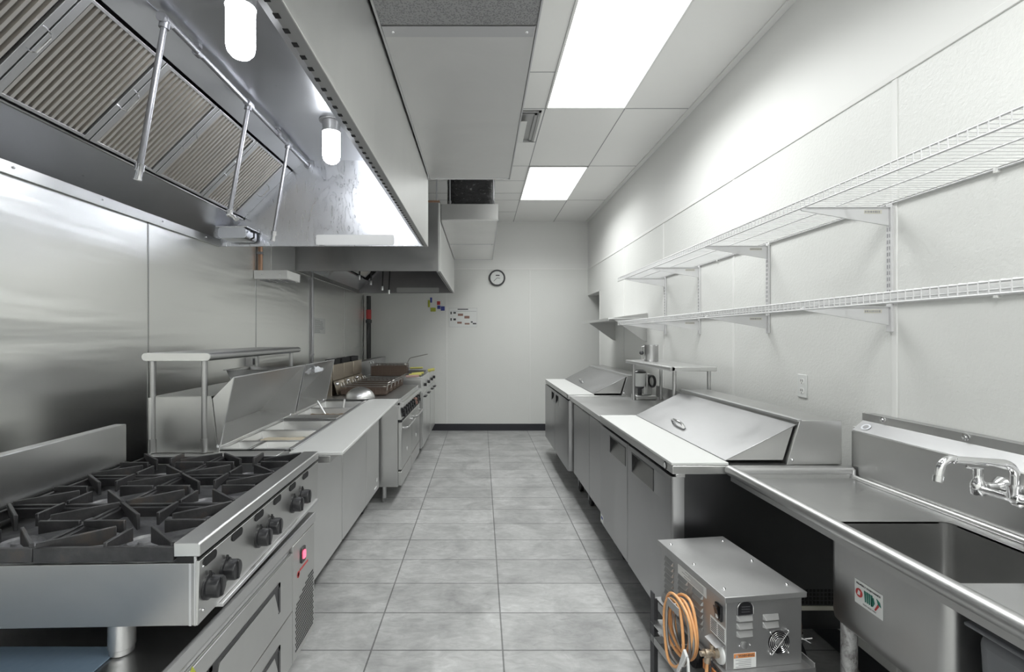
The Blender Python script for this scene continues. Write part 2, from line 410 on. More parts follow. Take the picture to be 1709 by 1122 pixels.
# air vent
t = thing('ceiling_vent', 'grey square ceiling air vent with a white deflector plate beside the light panels', 'vent', (.19, 4.1, ZC))
m = MB()
for i in range(2):
    k = .03 * i
    a, b_, c, d = -.10 + k, .475 - k, 3.80 + k, 4.40 - k
    z = ZC - .012 - .004 * i
    m.box(a, b_, c, c + .02, z, ZC); m.box(a, b_, d - .02, d, z, ZC); m.box(a, a + .02, c, d, z, ZC); m.box(b_ - .02, b_, c, d, z, ZC)
m.build('louver_frame', 'steel_dull', t)
MB().box(.0, .37, 3.90, 4.32, ZC - .05, ZC - .04).build('deflector_plate', 'white', t, bevel=.003)
MB().box(-.1, .475, 3.8, 4.4, ZC - .004, ZC - .001).build('backing', 'steel_dull', t)

# ================================================================ HOODS
def filters(y_list, w, x0, z0, x1, z1, labels, group, first):
    """baffle filters leaning on a slope from (x0,z0) low to (x1,z1) high"""
    s = Vector((x1 - x0, 0, z1 - z0)); L = s.length; s.normalize(); n = Vector((s.z, 0, -s.x))   # n faces down into the hood
    def P(a, y, h): v = Vector((x0, y, z0)) + s * a + n * h; return v
    root = None
    for y, lab in zip(y_list, labels):
        if root is None:
            t = root = thing('baffle_filter', lab, 'filter', (x0, y, z0), group=group)
            def beam(a0, a1, b0, b1, h0, h1, m):
                pts = [P(a, b, h) for h in (h0, h1) for a, b in ((a0, b0), (a1, b0), (a1, b1), (a0, b1))]
                m.poly(pts, [(3, 2, 1, 0), (4, 5, 6, 7), (0, 1, 5, 4), (1, 2, 6, 5), (2, 3, 7, 6), (3, 0, 4, 7)])
            fm = MB()
            beam(0, L, y, y + .028, -.004, .010, fm); beam(0, L, y + w - .028, y + w - .002, -.004, .010, fm)
            beam(0, .012, y, y + w, -.004, .008, fm); beam(L - .012, L, y, y + w, -.004, .008, fm)
            fm.build('frame', 'edge', t, bevel=.0015)
            bm_ = MB(); n_s = 13; pitch = (w - .058) / n_s
            for i in range(n_s):
                b0 = y + .029 + pitch * i
                prof = [(b0 + .003, -.012), (b0 + .006, .004), (b0 + pitch - .008, .004), (b0 + pitch - .005, -.012)]
                k = len(prof); pts = [P(.010, b, h) for b, h in prof] + [P(L - .010, b, h) for b, h in prof]
                bm_.poly(pts, [tuple(range(k)), tuple(range(2 * k - 1, k - 1, -1))] + [(j, j + k, (j + 1) % k + k, (j + 1) % k) for j in range(k)])
            bm_.build('baffles', 'steel_baffle', t)
            bk = MB(); beam(.008, L - .008, y + .02, y + w - .02, -.03, -.022, bk); bk.build('rear_baffle', 'grey_dark', t)
            hm = MB()
            hy = y + w - .012
            for yy in (hy,):
                a0, a1 = L * .42, L * .62
                hm.tube([P(a0, yy, .008), P(a0, yy, .03), P(a0 + .012, yy + .0, .045), P(a1 - .012, yy, .045), P(a1, yy, .03), P(a1, yy, .008)], .0028, 6)
            hm.build('wire_handle', 'chrome', t)
        else:
            c = copy_tree(root); c.location = (x0, y, z0); c['label'] = lab
    return root
def hood(y0, y1, xr, zb, zt, zc, label, sticker, end='steel_hood', near='steel'):
    t = thing('exhaust_hood', label, 'hood', ((XL + xr) / 2, (y0 + y1) / 2, zb))
    MB().box(xr - .02, xr, y0, y1, zb + .004, zt).build('front_panel', 'steel_front', t, bevel=.002)
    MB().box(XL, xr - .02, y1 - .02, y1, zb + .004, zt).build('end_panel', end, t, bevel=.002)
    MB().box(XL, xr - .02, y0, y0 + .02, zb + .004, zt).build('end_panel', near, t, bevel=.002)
    MB().box(XL, xr - .02, y0 + .02, y1 - .02, zc, zc + .012).build('canopy_ceiling', 'steel_hood', t)
    MB().box(XL, xr, y0, y1, zt, zt + .004).build('top_cover', 'steel_dull', t)
    # lip with the row of slots
    m = MB().box(xr - .028, xr, y0 + .02, y1 - .02, zb, zb + .004).mark('black_matte'); y = y0 + .1
    while y < y1 - .08:
        m.box(xr - .030, xr - .019, y, y + .014, zb - .0012, zb + .001); y += .045
    m.build('perforated_lip', 'steel_dull', t)
    MB().slab([(xr - .028, y0 + .02, zb), (xr - .028, y1 - .02, zb), (xr - .062, y1 - .02, zb + .03), (xr - .062, y0 + .02, zb + .03)], .003).build('gutter', 'steel_hood', t)
    # back side: wall flange, sloped tray, upper panel
    MB().box(XL + .004, XL + .016, y0 + .02, y1 - .02, zb, zb + .055).build('wall_flange', 'steel_h', t, bevel=.001)
    m = MB()
    for k in range(int((y1 - y0) / .42)):
        m.ball((XL + .018, y0 + .3 + .42 * k, zb + .03), .005, 10)
    m.build('flange_screws', 'chrome', t)
    MB().slab([(XL + .016, y0 + .02, zb + .05), (XL + .016, y1 - .02, zb + .05), (-1.590, y1 - .02, 2.235), (-1.590, y0 + .02, 2.235)], .003).build('grease_tray', 'steel_hood', t)
    MB().tube([(-1.588, y0 + .03, 2.238), (-1.588, y1 - .03, 2.238)], .007, 8).build('tray_edge', 'chrome', t)
    MB().slab([(-1.258, y0 + .02, 2.572), (-1.258, y1 - .02, 2.572), (-1.17, y1 - .02, zc), (-1.17, y0 + .02, zc)], .003).build('upper_panel', 'steel_hood', t)
    MB().box(XL + .002, XL + .006, y0 + .02, y1 - .02, zb + .05, zt - .01).build('back_panel', 'steel_dull', t)
    # flat strip on the far inner end wall
    if sticker:
        a, b_ = sticker
        MB().prism(rrect(a, b_, zb + .012, zb + .08, .012), 'y', y1 - .024, y1 - .0215).build('end_strip', 'white' if end == 'steel_swirl' else 'steel_side', t)
        MB().slab([(-1.578, y1 - .13, 2.249), (-1.578, y1 - .022, 2.249), (-1.267, y1 - .022, 2.56), (-1.267, y1 - .13, 2.56)], -.003).build('filter_end_blank', 'steel_hood', t)
    return t
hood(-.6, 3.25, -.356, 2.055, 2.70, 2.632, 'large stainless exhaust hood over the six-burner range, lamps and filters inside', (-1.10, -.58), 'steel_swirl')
hood(4.56, 6.90, -.384, 2.07, 2.715, 2.62, 'stainless exhaust hood at the far end over the fryer line', (-1.2, -.6), 'steel_shaded', 'steel_side')
fn = ['baffle filter of the near hood mostly cut off at the left edge of the photo',
      'large looking ribbed baffle filter at upper left of the near hood',
      'ribbed baffle filter just behind the first hanging nozzle pipe of the near hood',
      'ribbed baffle filter between the first and second hanging nozzle pipes of the near hood',
      'farthest ribbed baffle filter of the near hood, next to its end wall']
ys = [3.125 - .394 * (i + 1) for i in range(5)][::-1]
filters([y for y in ys], .39, -1.578, 2.249, -1.267, 2.56, fn, 'baffle filters in the near hood', None)
filters([4.62 + .39 * i for i in range(5)], .386, -1.578, 2.262, -1.267, 2.573,
        ['ribbed baffle filter in the far hood, %s' % k for k in ('nearest the viewer', 'second from the viewer', 'middle of the row', 'second from the rear wall', 'nearest the rear wall')], 'baffle filters in the far hood', None)

def hood_lamp(x, y, zc, label):
    t = thing('hood_lamp', label, 'lamp', (x, y, zc), group='lamps in the near hood')
    MB().lathe((x, y, zc), (0, 0, -1), [(.064, .0), (.064, .006), (.05, .010), (.045, .055), (.05, .056), (.05, .066), (.04, .067)], 28).build('lamp_base', 'steel_dull', t)
    MB().lathe((x, y, zc - .066), (0, 0, -1), [(.044, 0), (.046, .01), (.046, .13), (.042, .148), (.030, .162), (.014, .169), (0, .171)], 28).build('lamp_globe', 'globe', t)
hood_lamp(-.815, 2.635, 2.632, 'lit glass jar lamp farther back inside the near hood')
hood_lamp(-.812, 1.635, 2.632, 'lit glass jar lamp nearest the viewer inside the near hood')

# suppression pipe in near hood
t = thing('suppression_pipe', 'galvanised fire suppression pipe with three hanging nozzles inside the near hood', 'pipe', (-1.14, 2.4, 2.6))
xp, zp = -1.142, 2.600
MB().cyl((xp + .008, 1.735, zp), (xp - .016, 3.228, zp), .0115, seg=14).build('main_pipe', 'galv', t)
for y, dx, ang in ((1.75, -.092, 0), (2.38, -.094, 1), (2.87, -.086, 0)):
    top = Vector((xp, y, zp)); bot = Vector((xp + dx, y, 2.07))
    MB().cyl(top, bot, .0105, seg=14).build('drop_pipe', 'galv', t)
    MB().cyl(top + Vector((0, -.026, 0)), top + Vector((0, .026, 0)), .0175, seg=14).cyl(top, top.lerp(bot, .055), .0175, seg=14).ball(top, .0185, 14).build('tee_fitting', 'galv', t)
    d = (bot - top).normalized()
    if ang:
        e = bot + Vector((.03, -.004, -.03))
        MB().cyl(bot - d * .01, bot + d * .012, .015, seg=12).ball(bot + d * .014, .014, 12).cyl(bot + d * .01, e, .010, seg=12).cyl(e, e + (e - bot).normalized() * .012, .013, seg=12).build('nozzle', 'chrome', t)
    else:
        MB().cyl(bot - d * .01, bot + d * .014, .0155, seg=12).cyl(bot + d * .014, bot + d * .040, .0115, seg=12).cyl(bot + d * .040, bot + d * .048, .0135, seg=12).build('nozzle', 'chrome', t)
for y in (1.95, 2.72):
    MB().cyl((xp, y, zp), (xp, y, 2.632), .005, seg=10).cyl((xp, y - .014, zp), (xp, y + .014, zp), .016, seg=14).box(xp - .012, xp + .012, y - .012, y + .012, 2.62, 2.632).build('pipe_clamp', 'galv', t)
MB().cyl((xp - .016, 3.222, zp), (xp - .016, 3.23, zp), .022, seg=16).build('wall_escutcheon', 'galv', t)
# nozzles of the far hood
t = thing('suppression_pipe', 'dark suppression pipe with four short nozzle drops under the far hood', 'pipe', (-.9, 5.3, 2.35))
m = MB(); m.tube([(-1.33, 4.8, 2.33), (-1.05, 5.2, 2.30), (-.80, 5.2, 2.40), (-.80, 6.87, 2.40)], .010, 8)
m.build('main_pipe', 'black', t)
for px, py in ((600, 463), (619, 472), (638, 481), (649, 487)):
    D = 4.75 + (py - 463) * .035
    x = (px - VX) / F * D; z = CAMZ + (VY - py) / F * D
    MB().cyl((x, D, z + .02), (x + .02, D, 2.40), .008, seg=8).build('drop_pipe', 'black', t)
    MB().cyl((x, D, z - .025), (x, D, z + .02), .012, seg=10).build('nozzle', 'chrome', t)
# grease cup
t = thing('grease_cup', 'small steel grease cup hanging in the lower far corner of the near hood', 'cup', (-1.58, 3.14, 2.075))
m = MB(); m.prism(rrect(-1.665, -1.485, 2.078, 2.148, .022), 'y', 3.06, 3.205)
m.build('cup_body', 'steel_hood', t, bevel=.002)
MB().box(-1.675, -1.475, 3.05, 3.215, 2.146, 2.153).build('cup_rim', 'chrome', t, bevel=.002)
MB().tube([(-1.475, 3.1, 2.13), (-1.455, 3.1, 2.12), (-1.455, 3.1, 2.09), (-1.475, 3.1, 2.08)], .006, 6).build('cup_handle', 'black', t)

# supply plenums
def plenum(x0, x1, y0, y1, z0, z1, ysplit, near_mat, label):
    t = thing('supply_air_plenum', label, 'air plenum', ((x0 + x1) / 2, (y0 + y1) / 2, z0))
    MB().box(x0 + .004, x1, y0, y1, z0 + .006, z1).build('housing', 'steel', t, bevel=.002)
    MB().box(x0 + .010, x1 - .006, y0 + .008, ysplit - .002, z0, z0 + .006).build('bottom_panel', near_mat, t)
    MB().box(x0 + .010, x1 - .006, ysplit + .002, y1 - .008, z0, z0 + .006).build('bottom_panel', 'steel_plenum', t)
    MB().box(x0 + .012, x1 - .01, ysplit + .002, ysplit + .06, z0 - .003, z0).build('joint_strip', 'edge', t)
    m = MB()
    for x in (x0 + .045, x1 - .035): m.ball((x, ysplit + .03, z0 - .004), .006, 10)
    m.build('screws', 'chrome', t)
    m = MB(); m.box(x0 + .002, x0 + .010, y0, y1, z0 - .006, z0 + .004); m.box(x1 - .004, x1 + .002, y0, y1, z0 - .006, z0 + .006); m.box(x0, x1, y1 - .006, y1, z0 - .006, z0 + .006)
    m.build('edge_flange', 'edge', t)
plenum(-.350, .193, -.6, 3.25, 2.516, 3.225, 1.647, 'perf', 'long grey supply air box with a screwed joint hanging beside the near hood')
plenum(-.380, .160, 4.56, 6.90, 2.553, 2.705, 5.73, 'steel_plenum', 'shallow steel supply air box on the side of the far hood')
# wrapped duct collar
t = thing('duct_collar', 'duct collar wrapped in crinkled black plastic on top of the far supply box', 'duct', (-.10, 4.95, 2.71))
prof = rrect(-.335, .135, 4.72, 5.2, .09, 6)
m = MB(); n = len(prof); zs = [2.712, 2.80, 2.90, 3.0, 3.03, 3.045]
sc = [1, 1.0, 1.0, 1.0, .97, .86]; rows = []
for z, s_ in zip(zs, sc): rows += [(-.10 + (x + .10) * s_ * random.uniform(.985, 1.012), 4.96 + (y - 4.96) * s_, z) for x, y in prof]
fs = [tuple(range(n)), tuple(range(len(rows) - 1, len(rows) - 1 - n, -1))]
for k in range(len(zs) - 1): fs += [(k * n + i, k * n + (i + 1) % n, (k + 1) * n + (i + 1) % n, (k + 1) * n + i) for i in range(n)]
m.poly(rows, fs); m.build('plastic_wrap', 'wrap', t)
MB().box(-.36, .16, 4.69, 5.22, 2.708, 2.716).build('collar_flange', 'steel_dull', t)
rods = [('left', -.425, 'threaded hanger rod at the left end of the far hood top'), ('m', -.298, 'threaded hanger rod just left of the black wrapped duct'), ('r', .115, 'threaded hanger rod at the right edge of the black wrapped duct')]
for _, x, lab in rods:
    y = 4.62
    t = thing('hanger_rod', lab, 'hanger rod', (x, y, 2.72), group='hanger rods of the far hood')
    MB().cyl((x, y, 2.716), (x, y, ZC), .006, seg=8).build('rod', 'galv', t)
    MB().cyl((x, y, 2.725), (x, y, 2.75), .014, seg=6).build('nut', 'galv', t)
    if x < -.4: MB().box(x - .1, x + .03, y - .02, y + .02, 2.72, 2.75).build('bracket', 'copper', t)

# ================================================================ LEFT WALL ITEMS
def W(px, py, D): return Vector(((px - VX) / F * D, D, CAMZ + (VY - py) / F * D))
t = thing('wall_box', 'white metal box with slotted underside on the left wall between the two hoods', 'wall box', (-1.62, 3.86, 1.9))
MB().box(XL + .002, -1.492, 3.73, 3.99, 1.90, 1.968).build('case', 'white', t, bevel=.004)
m = MB()
for k in range(3): m.box(XL + .03 + .08 * k, XL + .085 + .08 * k, 3.77, 3.95, 1.896, 1.901)
m.build('underside_slots', 'ink_grey', t)
m = MB(); m.ball((-1.69, 3.729, 1.935), .006, 10); m.ball((-1.55, 3.729, 1.935), .006, 10); m.build('screws', 'chrome', t)
t = MB(); t.box(XL + .001, XL + .012, 4.03, 4.52, 1.97, 2.6); tag(t.build('wall_plate', 'steel_bright'), 'pale steel plate on the left wall above the white metal box', 'wall plate')
def wall_pipe(y, z0, z1, r, mat, lab, x=None):
    x = XL + r + .004 if x is None else x
    t = thing('wall_pipe', lab, 'pipe', (x, y, z0))
    MB().cyl((x, y, z0), (x, y, z1), r, seg=12).build('pipe', mat, t)
    m = MB()
    for z in (z0 + (z1 - z0) * .2, z0 + (z1 - z0) * .8): m.box(XL, x + r, y - r - .004, y + r + .004, z, z + .02)
    m.build('pipe_strap', 'galv', t)
    return t
wall_pipe(3.80, 1.97, 2.62, .018, 'copper', 'brown pipe rising from the white box behind the near hood')
wall_pipe(4.99, 1.0, 2.3, .012, 'galv', 'thin conduit on the left wall beside the taped paper notice')
t = thing('corner_pipe', 'black pipe with a red band standing in the far left corner', 'pipe', (-1.70, 7.32, 0))
MB().cyl((-1.70, 7.32, 0), (-1.70, 7.32, 2.068), .034, seg=14).build('pipe', 'black', t)
MB().cyl((-1.70, 7.32, 1.72), (-1.70, 7.32, 1.86), .038, seg=14).build('red_band', 'red', t)
MB().cyl((-1.70, 7.32, 1.66), (-1.70, 7.32, 1.71), .044, seg=14).build('coupling', 'grey_dark', t)
t = thing('paper_notice', 'white printed paper notice taped to the steel wall below the far hood', 'notice', (XL + .003, 5.25, 1.5))
MB().box(XL + .001, XL + .004, 5.05, 5.44, 1.485, 1.655).build('paper', 'label', t)
m = MB()
for i in range(9): m.box(XL + .004, XL + .005, 5.09, 5.09 + random.uniform(.12, .30), 1.50 + i * .016, 1.505 + i * .016)
m.build('printed_lines', 'ink_grey', t)
t = thing('outlet_box', 'dark electrical outlet box on the steel wall under the left overshelf', 'outlet', (XL + .02, 3.65, 1.22))
MB().box(XL, XL + .05, 3.60, 3.70, 1.235, 1.30).build('box', 'steel_dull', t, bevel=.003)
MB().box(XL + .05, XL + .053, 3.615, 3.685, 1.245, 1.29).build('socket_face', 'black', t, bevel=.002)

# ================================================================ BACK WALL ITEMS
yb = YB - .008
t = thing('wall_clock', 'round black-rimmed wall clock on the rear wall', 'clock', (.246, yb, 2.36))
cc = Vector((.246, yb, 2.361))
MB().lathe(cc, (0, -1, 0), [(.127, 0), (.127, .022), (.122, .03), (.106, .03), (.102, .018)], 40).build('rim', 'grey_dark', t)
MB().lathe(cc + Vector((0, -.018, 0)), (0, -1, 0), [(.1025, 0), (.1025, .003)], 40).build('dial', 'label', t)
m = MB()
for i in range(12):
    a = R(30 * i); u = Vector((math.sin(a), 0, math.cos(a)))
    m.bar(cc + u * .088 + Vector((0, -.0215, 0)), cc + u * .098 + Vector((0, -.0215, 0)), .003, .002, up=(0, 1, 0))
m.build('hour_marks', 'ink_grey', t)
for a, l, w_ in ((225, .075, .006), (100, .045, .006)):
    u = Vector((math.sin(R(a)), 0, math.cos(R(a))))
    MB().bar(cc + Vector((0, -.023, 0)), cc + u * l + Vector((0, -.023, 0)), w_, .002, up=(0, 1, 0)).build('hand', 'ink', t)
MB().box(.225, .285, yb - .0225, yb - .0212, 2.392, 2.408).build('dial_print', 'ink', t)
t = thing('wall_poster', 'white instruction poster with small brown pictures on the rear wall', 'poster', (-.28, yb, 1.6))
MB().box(-.495, -.066, yb + .003, yb + .006, 1.605, 1.895).build('sheet', 'label', t)
m = MB(); m.box(-.497, -.064, yb + .0035, yb + .007, 1.603, 1.897); m.build('sheet_backing', 'ink_grey', t)
m = MB(); q = [(-.36, -.28, 1.775, 1.81), (-.26, -.18, 1.735, 1.775), (-.37, -.30, 1.655, 1.685), (-.255, -.18, 1.642, 1.665)]
for a in q: m.box(a[0], a[1], yb + .0015, yb + .003, a[2], a[3])
m.build('pictures', 'brown', t)
m = MB()
m.box(-.365, -.20, yb + .0015, yb + .003, 1.870, 1.884); m.box(-.43, -.075, yb + .0015, yb + .003, 1.845, 1.848)
for a in ((-.475, -.455, 1.80, 1.84), (-.475, -.455, 1.70, 1.74), (-.43, -.39, 1.81, 1.835), (-.43, -.39, 1.705, 1.735), (-.16, -.13, 1.67, 1.69), (-.13, -.075, 1.645, 1.665)): m.box(a[0], a[1], yb + .0015, yb + .003, a[2], a[3])
m.build('printed_marks', 'ink', t)
mg = [(716, 507, 'green', .016, .055), (719.5, 501, 'blue', .016, .04), (723, 517, 'green', .04, .03), (732, 506, 'red', .025, .028), (732.5, 513, 'blue', .025, .026), (739, 515, 'blue', .03, .034), (737, 504, 'label', .02, .03)]
ml = ['slim green tag at the left end of the little cluster on the rear wall', 'small dark blue tag at the top of the little cluster on the rear wall', 'wide yellow-green tag at the bottom of the little cluster on the rear wall', 'small red square tag on the rear wall', 'small blue square tag just under the red one on the rear wall', 'dark blue tag at the right end of the little cluster on the rear wall', 'small white tag right of the red one on the rear wall']
for (px, py, mt, w_, h_), lab in zip(mg, ml):
    c = W(px, py, YB - .006)
    o = MB().box(c.x - w_, c.x + w_, YB - .012, YB - .004, c.z - h_, c.z + h_).build('magnet_tag', mt, bevel=.004); tag(o, lab, 'tag', 'coloured tags on the rear wall')

# ================================================================ SIX-BURNER RANGE (local: x from front edge to back = negative, y from near end)
RG = thing('six_burner_range', 'stainless six-burner gas hot plate with black cast-iron grates and black knobs in the left foreground', 'range', (-.665, 1.146, 0), R(1.7), local=True)
L_ = .914; dep = .80
MB().box(-dep, -.012, 0, .012, .772, .920).box(-dep, -.012, L_ - .012, L_, .772, .920).box(-dep - .0, -dep + .012, .012, L_ - .012, .772, .92).box(-dep + .012, -.03, .012, L_ - .012, .772, .79).build('body_shell', 'steel_side', RG, bevel=.0015)
MB().box(-.014, -.010, -.001, .004, .772, .936).box(-.026, -.02, -.001, .004, .772, .92).build('corner_edge', 'edge', RG)
rail = [(-.062, .935), (-.062, .968), (-.004, .968), (0, .964), (0, .937), (-.004, .935)]
MB().prism(rail, 'y', 0, L_).build('front_rail', 'steel_bright', RG, bevel=.002)
MB().box(-.055, -.014, .0, L_, .921, .935).build('rail_gap', 'black_matte', RG)
MB().prism([(-.012, .772), (-.006, .772), (-.001, .925), (-.012, .925)], 'y', 0, L_).build('control_panel', 'steel_h', RG, bevel=.001)
MB().box(-.05, .004, .10, L_ - .01, .760, .771).build('drip_tray_front', 'edge', RG, bevel=.002)
m = MB()
for z in (.905, .80): m.ball((-.002, .016, z), .004, 10)
m.build('rivets', 'chrome', RG)
for i in range(6):
    y = .045 + .141 * i
    m = MB(); pr = rrect(y - .03, y + .03, .902, .924, .0105, 5); m.prism(pr, 'x', -.006, .0012); m.build('pilot_slot', 'black_matte', RG)
for y in (.04, .125, .33, .415, .62, .705):
    k = MB(); c = Vector((-.004, y, .845))
    k.lathe(c, (1, 0, 0), [(.031, 0), (.031, .006), (.026, .008), (.026, .030), (.024, .034), (0, .036)], 28)
    kn = k.build('knob', 'black', RG)
    MB().box(.028, .034, y - .0045, y + .0045, .822, .870).build('knob_grip', 'black', kn, bevel=.002)
    MB().prism([(y - .006, .870), (y + .006, .870), (y, .884)], 'x', .0, .006).build('knob_pointer', 'black_matte', kn)
# backguard
MB().box(-dep - .045, -dep, 0, L_, .93, 1.089).build('backguard', 'steel_bright', RG, bevel=.002)
MB().box(-dep, -dep + .012, 0, L_, .922, .932).build('backguard_gap', 'black_matte', RG)
# burner tray, deck and grates
MB().box(-dep + .012, -.062, .012, L_ - .012, .870, .878).build('burner_tray', 'tray', RG)
MB().box(-dep + .002, -.72, .012, L_ - .012, .915, .922).build('rear_deck', 'steel_dull', RG)
gw, gl = .326, (L_ - .010) / 3
for i in range(3):
    for j in range(2):
        gx1 = -.064 - j * (gw + .002); gx0 = gx1 - gw; gy0 = .004 + i * gl; gy1 = gy0 + gl - .003
        cx, cy = (gx0 + gx1) / 2, (gy0 + gy1) / 2
        m = MB(); zt = .962; zf = .924; th = .011
        m.box(gx0, gx1, gy0, gy0 + th, zf, zt - .004).box(gx0, gx1, gy1 - th, gy1, zf, zt - .010)
        m.box(gx0, gx0 + th, gy0 + th, gy1 - th, zf, zt - .010).box(gx1 - th, gx1, gy0 + th, gy1 - th, zf, zt - .006)
        def fin(p0, p1, d0, d1):
            p0 = Vector((p0[0], p0[1], 0)); p1 = Vector((p1[0], p1[1], 0)); d = (p1 - p0).normalized(); s_ = Vector((-d.y, d.x, 0)) * .0045
            pts = []
            for q, dd in ((p0, d0), (p1, d1)):
                for sg in (-1, 1):
                    for z in (zt + .006 - dd, zt + .006): pts.append(q + s_ * sg + Vector((0, 0, z)))
            m.poly(pts, [(0, 1, 3, 2), (4, 6, 7, 5), (0, 4, 5, 1), (2, 3, 7, 6), (1, 5, 7, 3), (0, 2, 6, 4)])
        for sx, sy in ((-1, -1), (1, -1), (1, 1), (-1, 1)):
            c0 = (cx + sx * (gw / 2 - .004), cy + sy * (gl / 2 - .006))
            dd = Vector((c0[0] - cx, c0[1] - cy)).normalized()
            fin(c0, (cx + dd.x * .062, cy + dd.y * .062), .018, .044)
        for ox, oy in ((gw / 2 - .004, 0), (-gw / 2 + .004, 0), (0, gl / 2 - .006), (0, -gl / 2 + .006)):
            r_ = Vector((ox, oy)).normalized() * .052
            fin((cx + ox, cy + oy), (cx + r_.x, cy + r_.y), .016, .036)
        m.build('grate', 'grate', RG, bevel=.0015, seg=1)
        b = MB(); b.lathe((cx, cy, .878), (0, 0, 1), [(.072, 0), (.072, .006), (.058, .010), (.052, .028), (.040, .036), (.036, .030), (.018, .026), (.016, .034), (0, .036)], 28)
        b.build('burner_head', 'tray', RG)
for x, y in ((-.205, .034), (-.70, .034), (-.14, L_ - .1), (-.70, L_ - .1)):
    MB().lathe((x, y, .6905), (0, 0, 1), [(.022, 0), (.026, .004), (.026, .016), (.0285, .018), (.0285, .082)], 24).build('leg', 'tubing', RG)

# ================================================================ CHEF BASE under range
CB = thing('chef_base_refrigerator', 'low stainless chef base with two stacked drawers under the six-burner range', 'refrigerated base', (-1.2, 1.35, 0))
y0, y1 = .60, 2.113; xf = -.735
MB().prism([(-1.62, .19), (xf, .19), (xf, .652), (-1.62, .652)], 'y', y0, y1 - .01).build('cabinet', 'steel_door', CB, bevel=.002)
MB().box(-1.64, -.722, y0 - .01, y1, .652, .690).build('top', 'steel_top', CB, bevel=.003)
MB().tube([(-.726, y0, .688), (-.726, y1, .688)], .005, 8).build('marine_edge', 'edge', CB)
for z0_, z1_, nm in ((.405, .625, 0), (.200, .400, 1)):
    d = MB(); d.box(xf, xf + .012, .68, 1.856, z0_, z1_); dr = d.build('drawer', 'steel_h', CB, bevel=.002)
    zt_, zb_ = z1_ - .052, z1_ - .158
    # recessed pull
    MB().box(xf + .0122, xf + .0135, .86, 1.298 + .0, zb_, zt_).build('pull_recess_near', 'black_matte', dr)
    MB().slab([(xf + .013, 1.30, zb_ + .006), (xf + .013, 1.725, zb_ + .006), (xf + .013, 1.690, zt_ - .016), (xf + .013, 1.335, zt_ - .016)], .0015).build('pull_scoop', 'steel_h', dr)
    m = MB(); xx = xf + .0125
    m.box(xx, xx + .0015, 1.285, 1.740, zt_ - .014, zt_); m.box(xx, xx + .0015, 1.725, 1.740, zb_, zt_); m.box(xx, xx + .0015, 1.285, 1.30, zb_, zt_)
    m.slab([(xx, 1.690, zt_ - .014), (xx, 1.727, zt_ - .014), (xx, 1.727, zb_ + .006)], .0013)
    m.slab([(xx, 1.298, zt_ - .014), (xx, 1.335, zt_ - .014), (xx, 1.298, zb_ + .006)], .0013)
    m.build('pull_frame', 'black', dr)
MB().box(xf, xf + .012, 1.862, 2.098, .198, .648).build('compressor_panel', 'steel_h', CB, bevel=.002)
m = MB(); zz = .225; r_ = 0
while zz < .455:
    yy = 1.885 + (.006 if r_ % 2 else 0)
    while yy < 2.085:
        if not (zz > .40 and yy < 1.885 + (zz - .40) * 2.6): m.box(xf + .0115, xf + .0128, yy, yy + .007, zz, zz + .008)
        yy += .0125
    zz += .0125; r_ += 1
m.build('vent_holes', 'black_matte', CB)
sw = MB().prism(rrect(1.938, 1.982, .545, .605, .006), 'x', xf + .012, xf + .017).build('switch_frame', 'black', CB)
MB().prism(rrect(1.947, 1.973, .56, .592, .006), 'x', xf + .017, xf + .022).build('switch_rocker', 'red_light', sw)
MB().lathe((xf + .012, 1.915, .515), (1, 0, 0), [(.013, 0), (.013, .001), (.009, .001), (.009, 0)], 20).build('logo_ring', 'red', CB)
MB().box(xf + .012, xf + .013, 1.93, 2.02, .520, .528).build('logo_text', 'red', CB)
m = MB(); yy = 1.21; m.prism([(yy - .03, .585 + .0), (yy + .03, .585), (yy, .632)], 'x', xf + .012, xf + .0135); m.build('warning_sticker', 'green', CB)
for x in (-.84, -1.5):
    for y in (y0 + .12, y1 - .14):
        c_ = MB(); c_.lathe((x - .016, y, .065), (1, 0, 0), [(.03, 0), (.062, .002), (.065, .008), (.065, .026), (.062, .032), (.03, .034)], 24)
        w_ = c_.build('caster_wheel', 'black', CB)
        MB().box(x - .022, x + .022, y - .03, y + .03, .135, .19).box(x - .024, x - .019, y - .02, y + .02, .06, .15).box(x + .019, x + .024, y - .02, y + .02, .06, .15).build('caster_fork', 'galv', w_)
sh = MB(); sh.box(-1.55, -.882, .62, 1.19, .6915, .695)
tag(sh.build('blue_sheet', 'blue_film', bevel=.0015), 'blue film covered sheet lying on the chef base under the range', 'sheet')

# ================================================================ LEFT SANDWICH PREP REFRIGERATOR (open lids)
LP = thing('prep_refrigerator', 'long stainless prep refrigerator with two opened lids and a white board, left side', 'prep refrigerator', (-.617, 2.157, 0), R(2.0), local=True)
inv = FR[LP.name].inverted()
def wl_(x, y, z=0): return tuple(inv @ Vector((x, y, z)))
Ln = 1.838
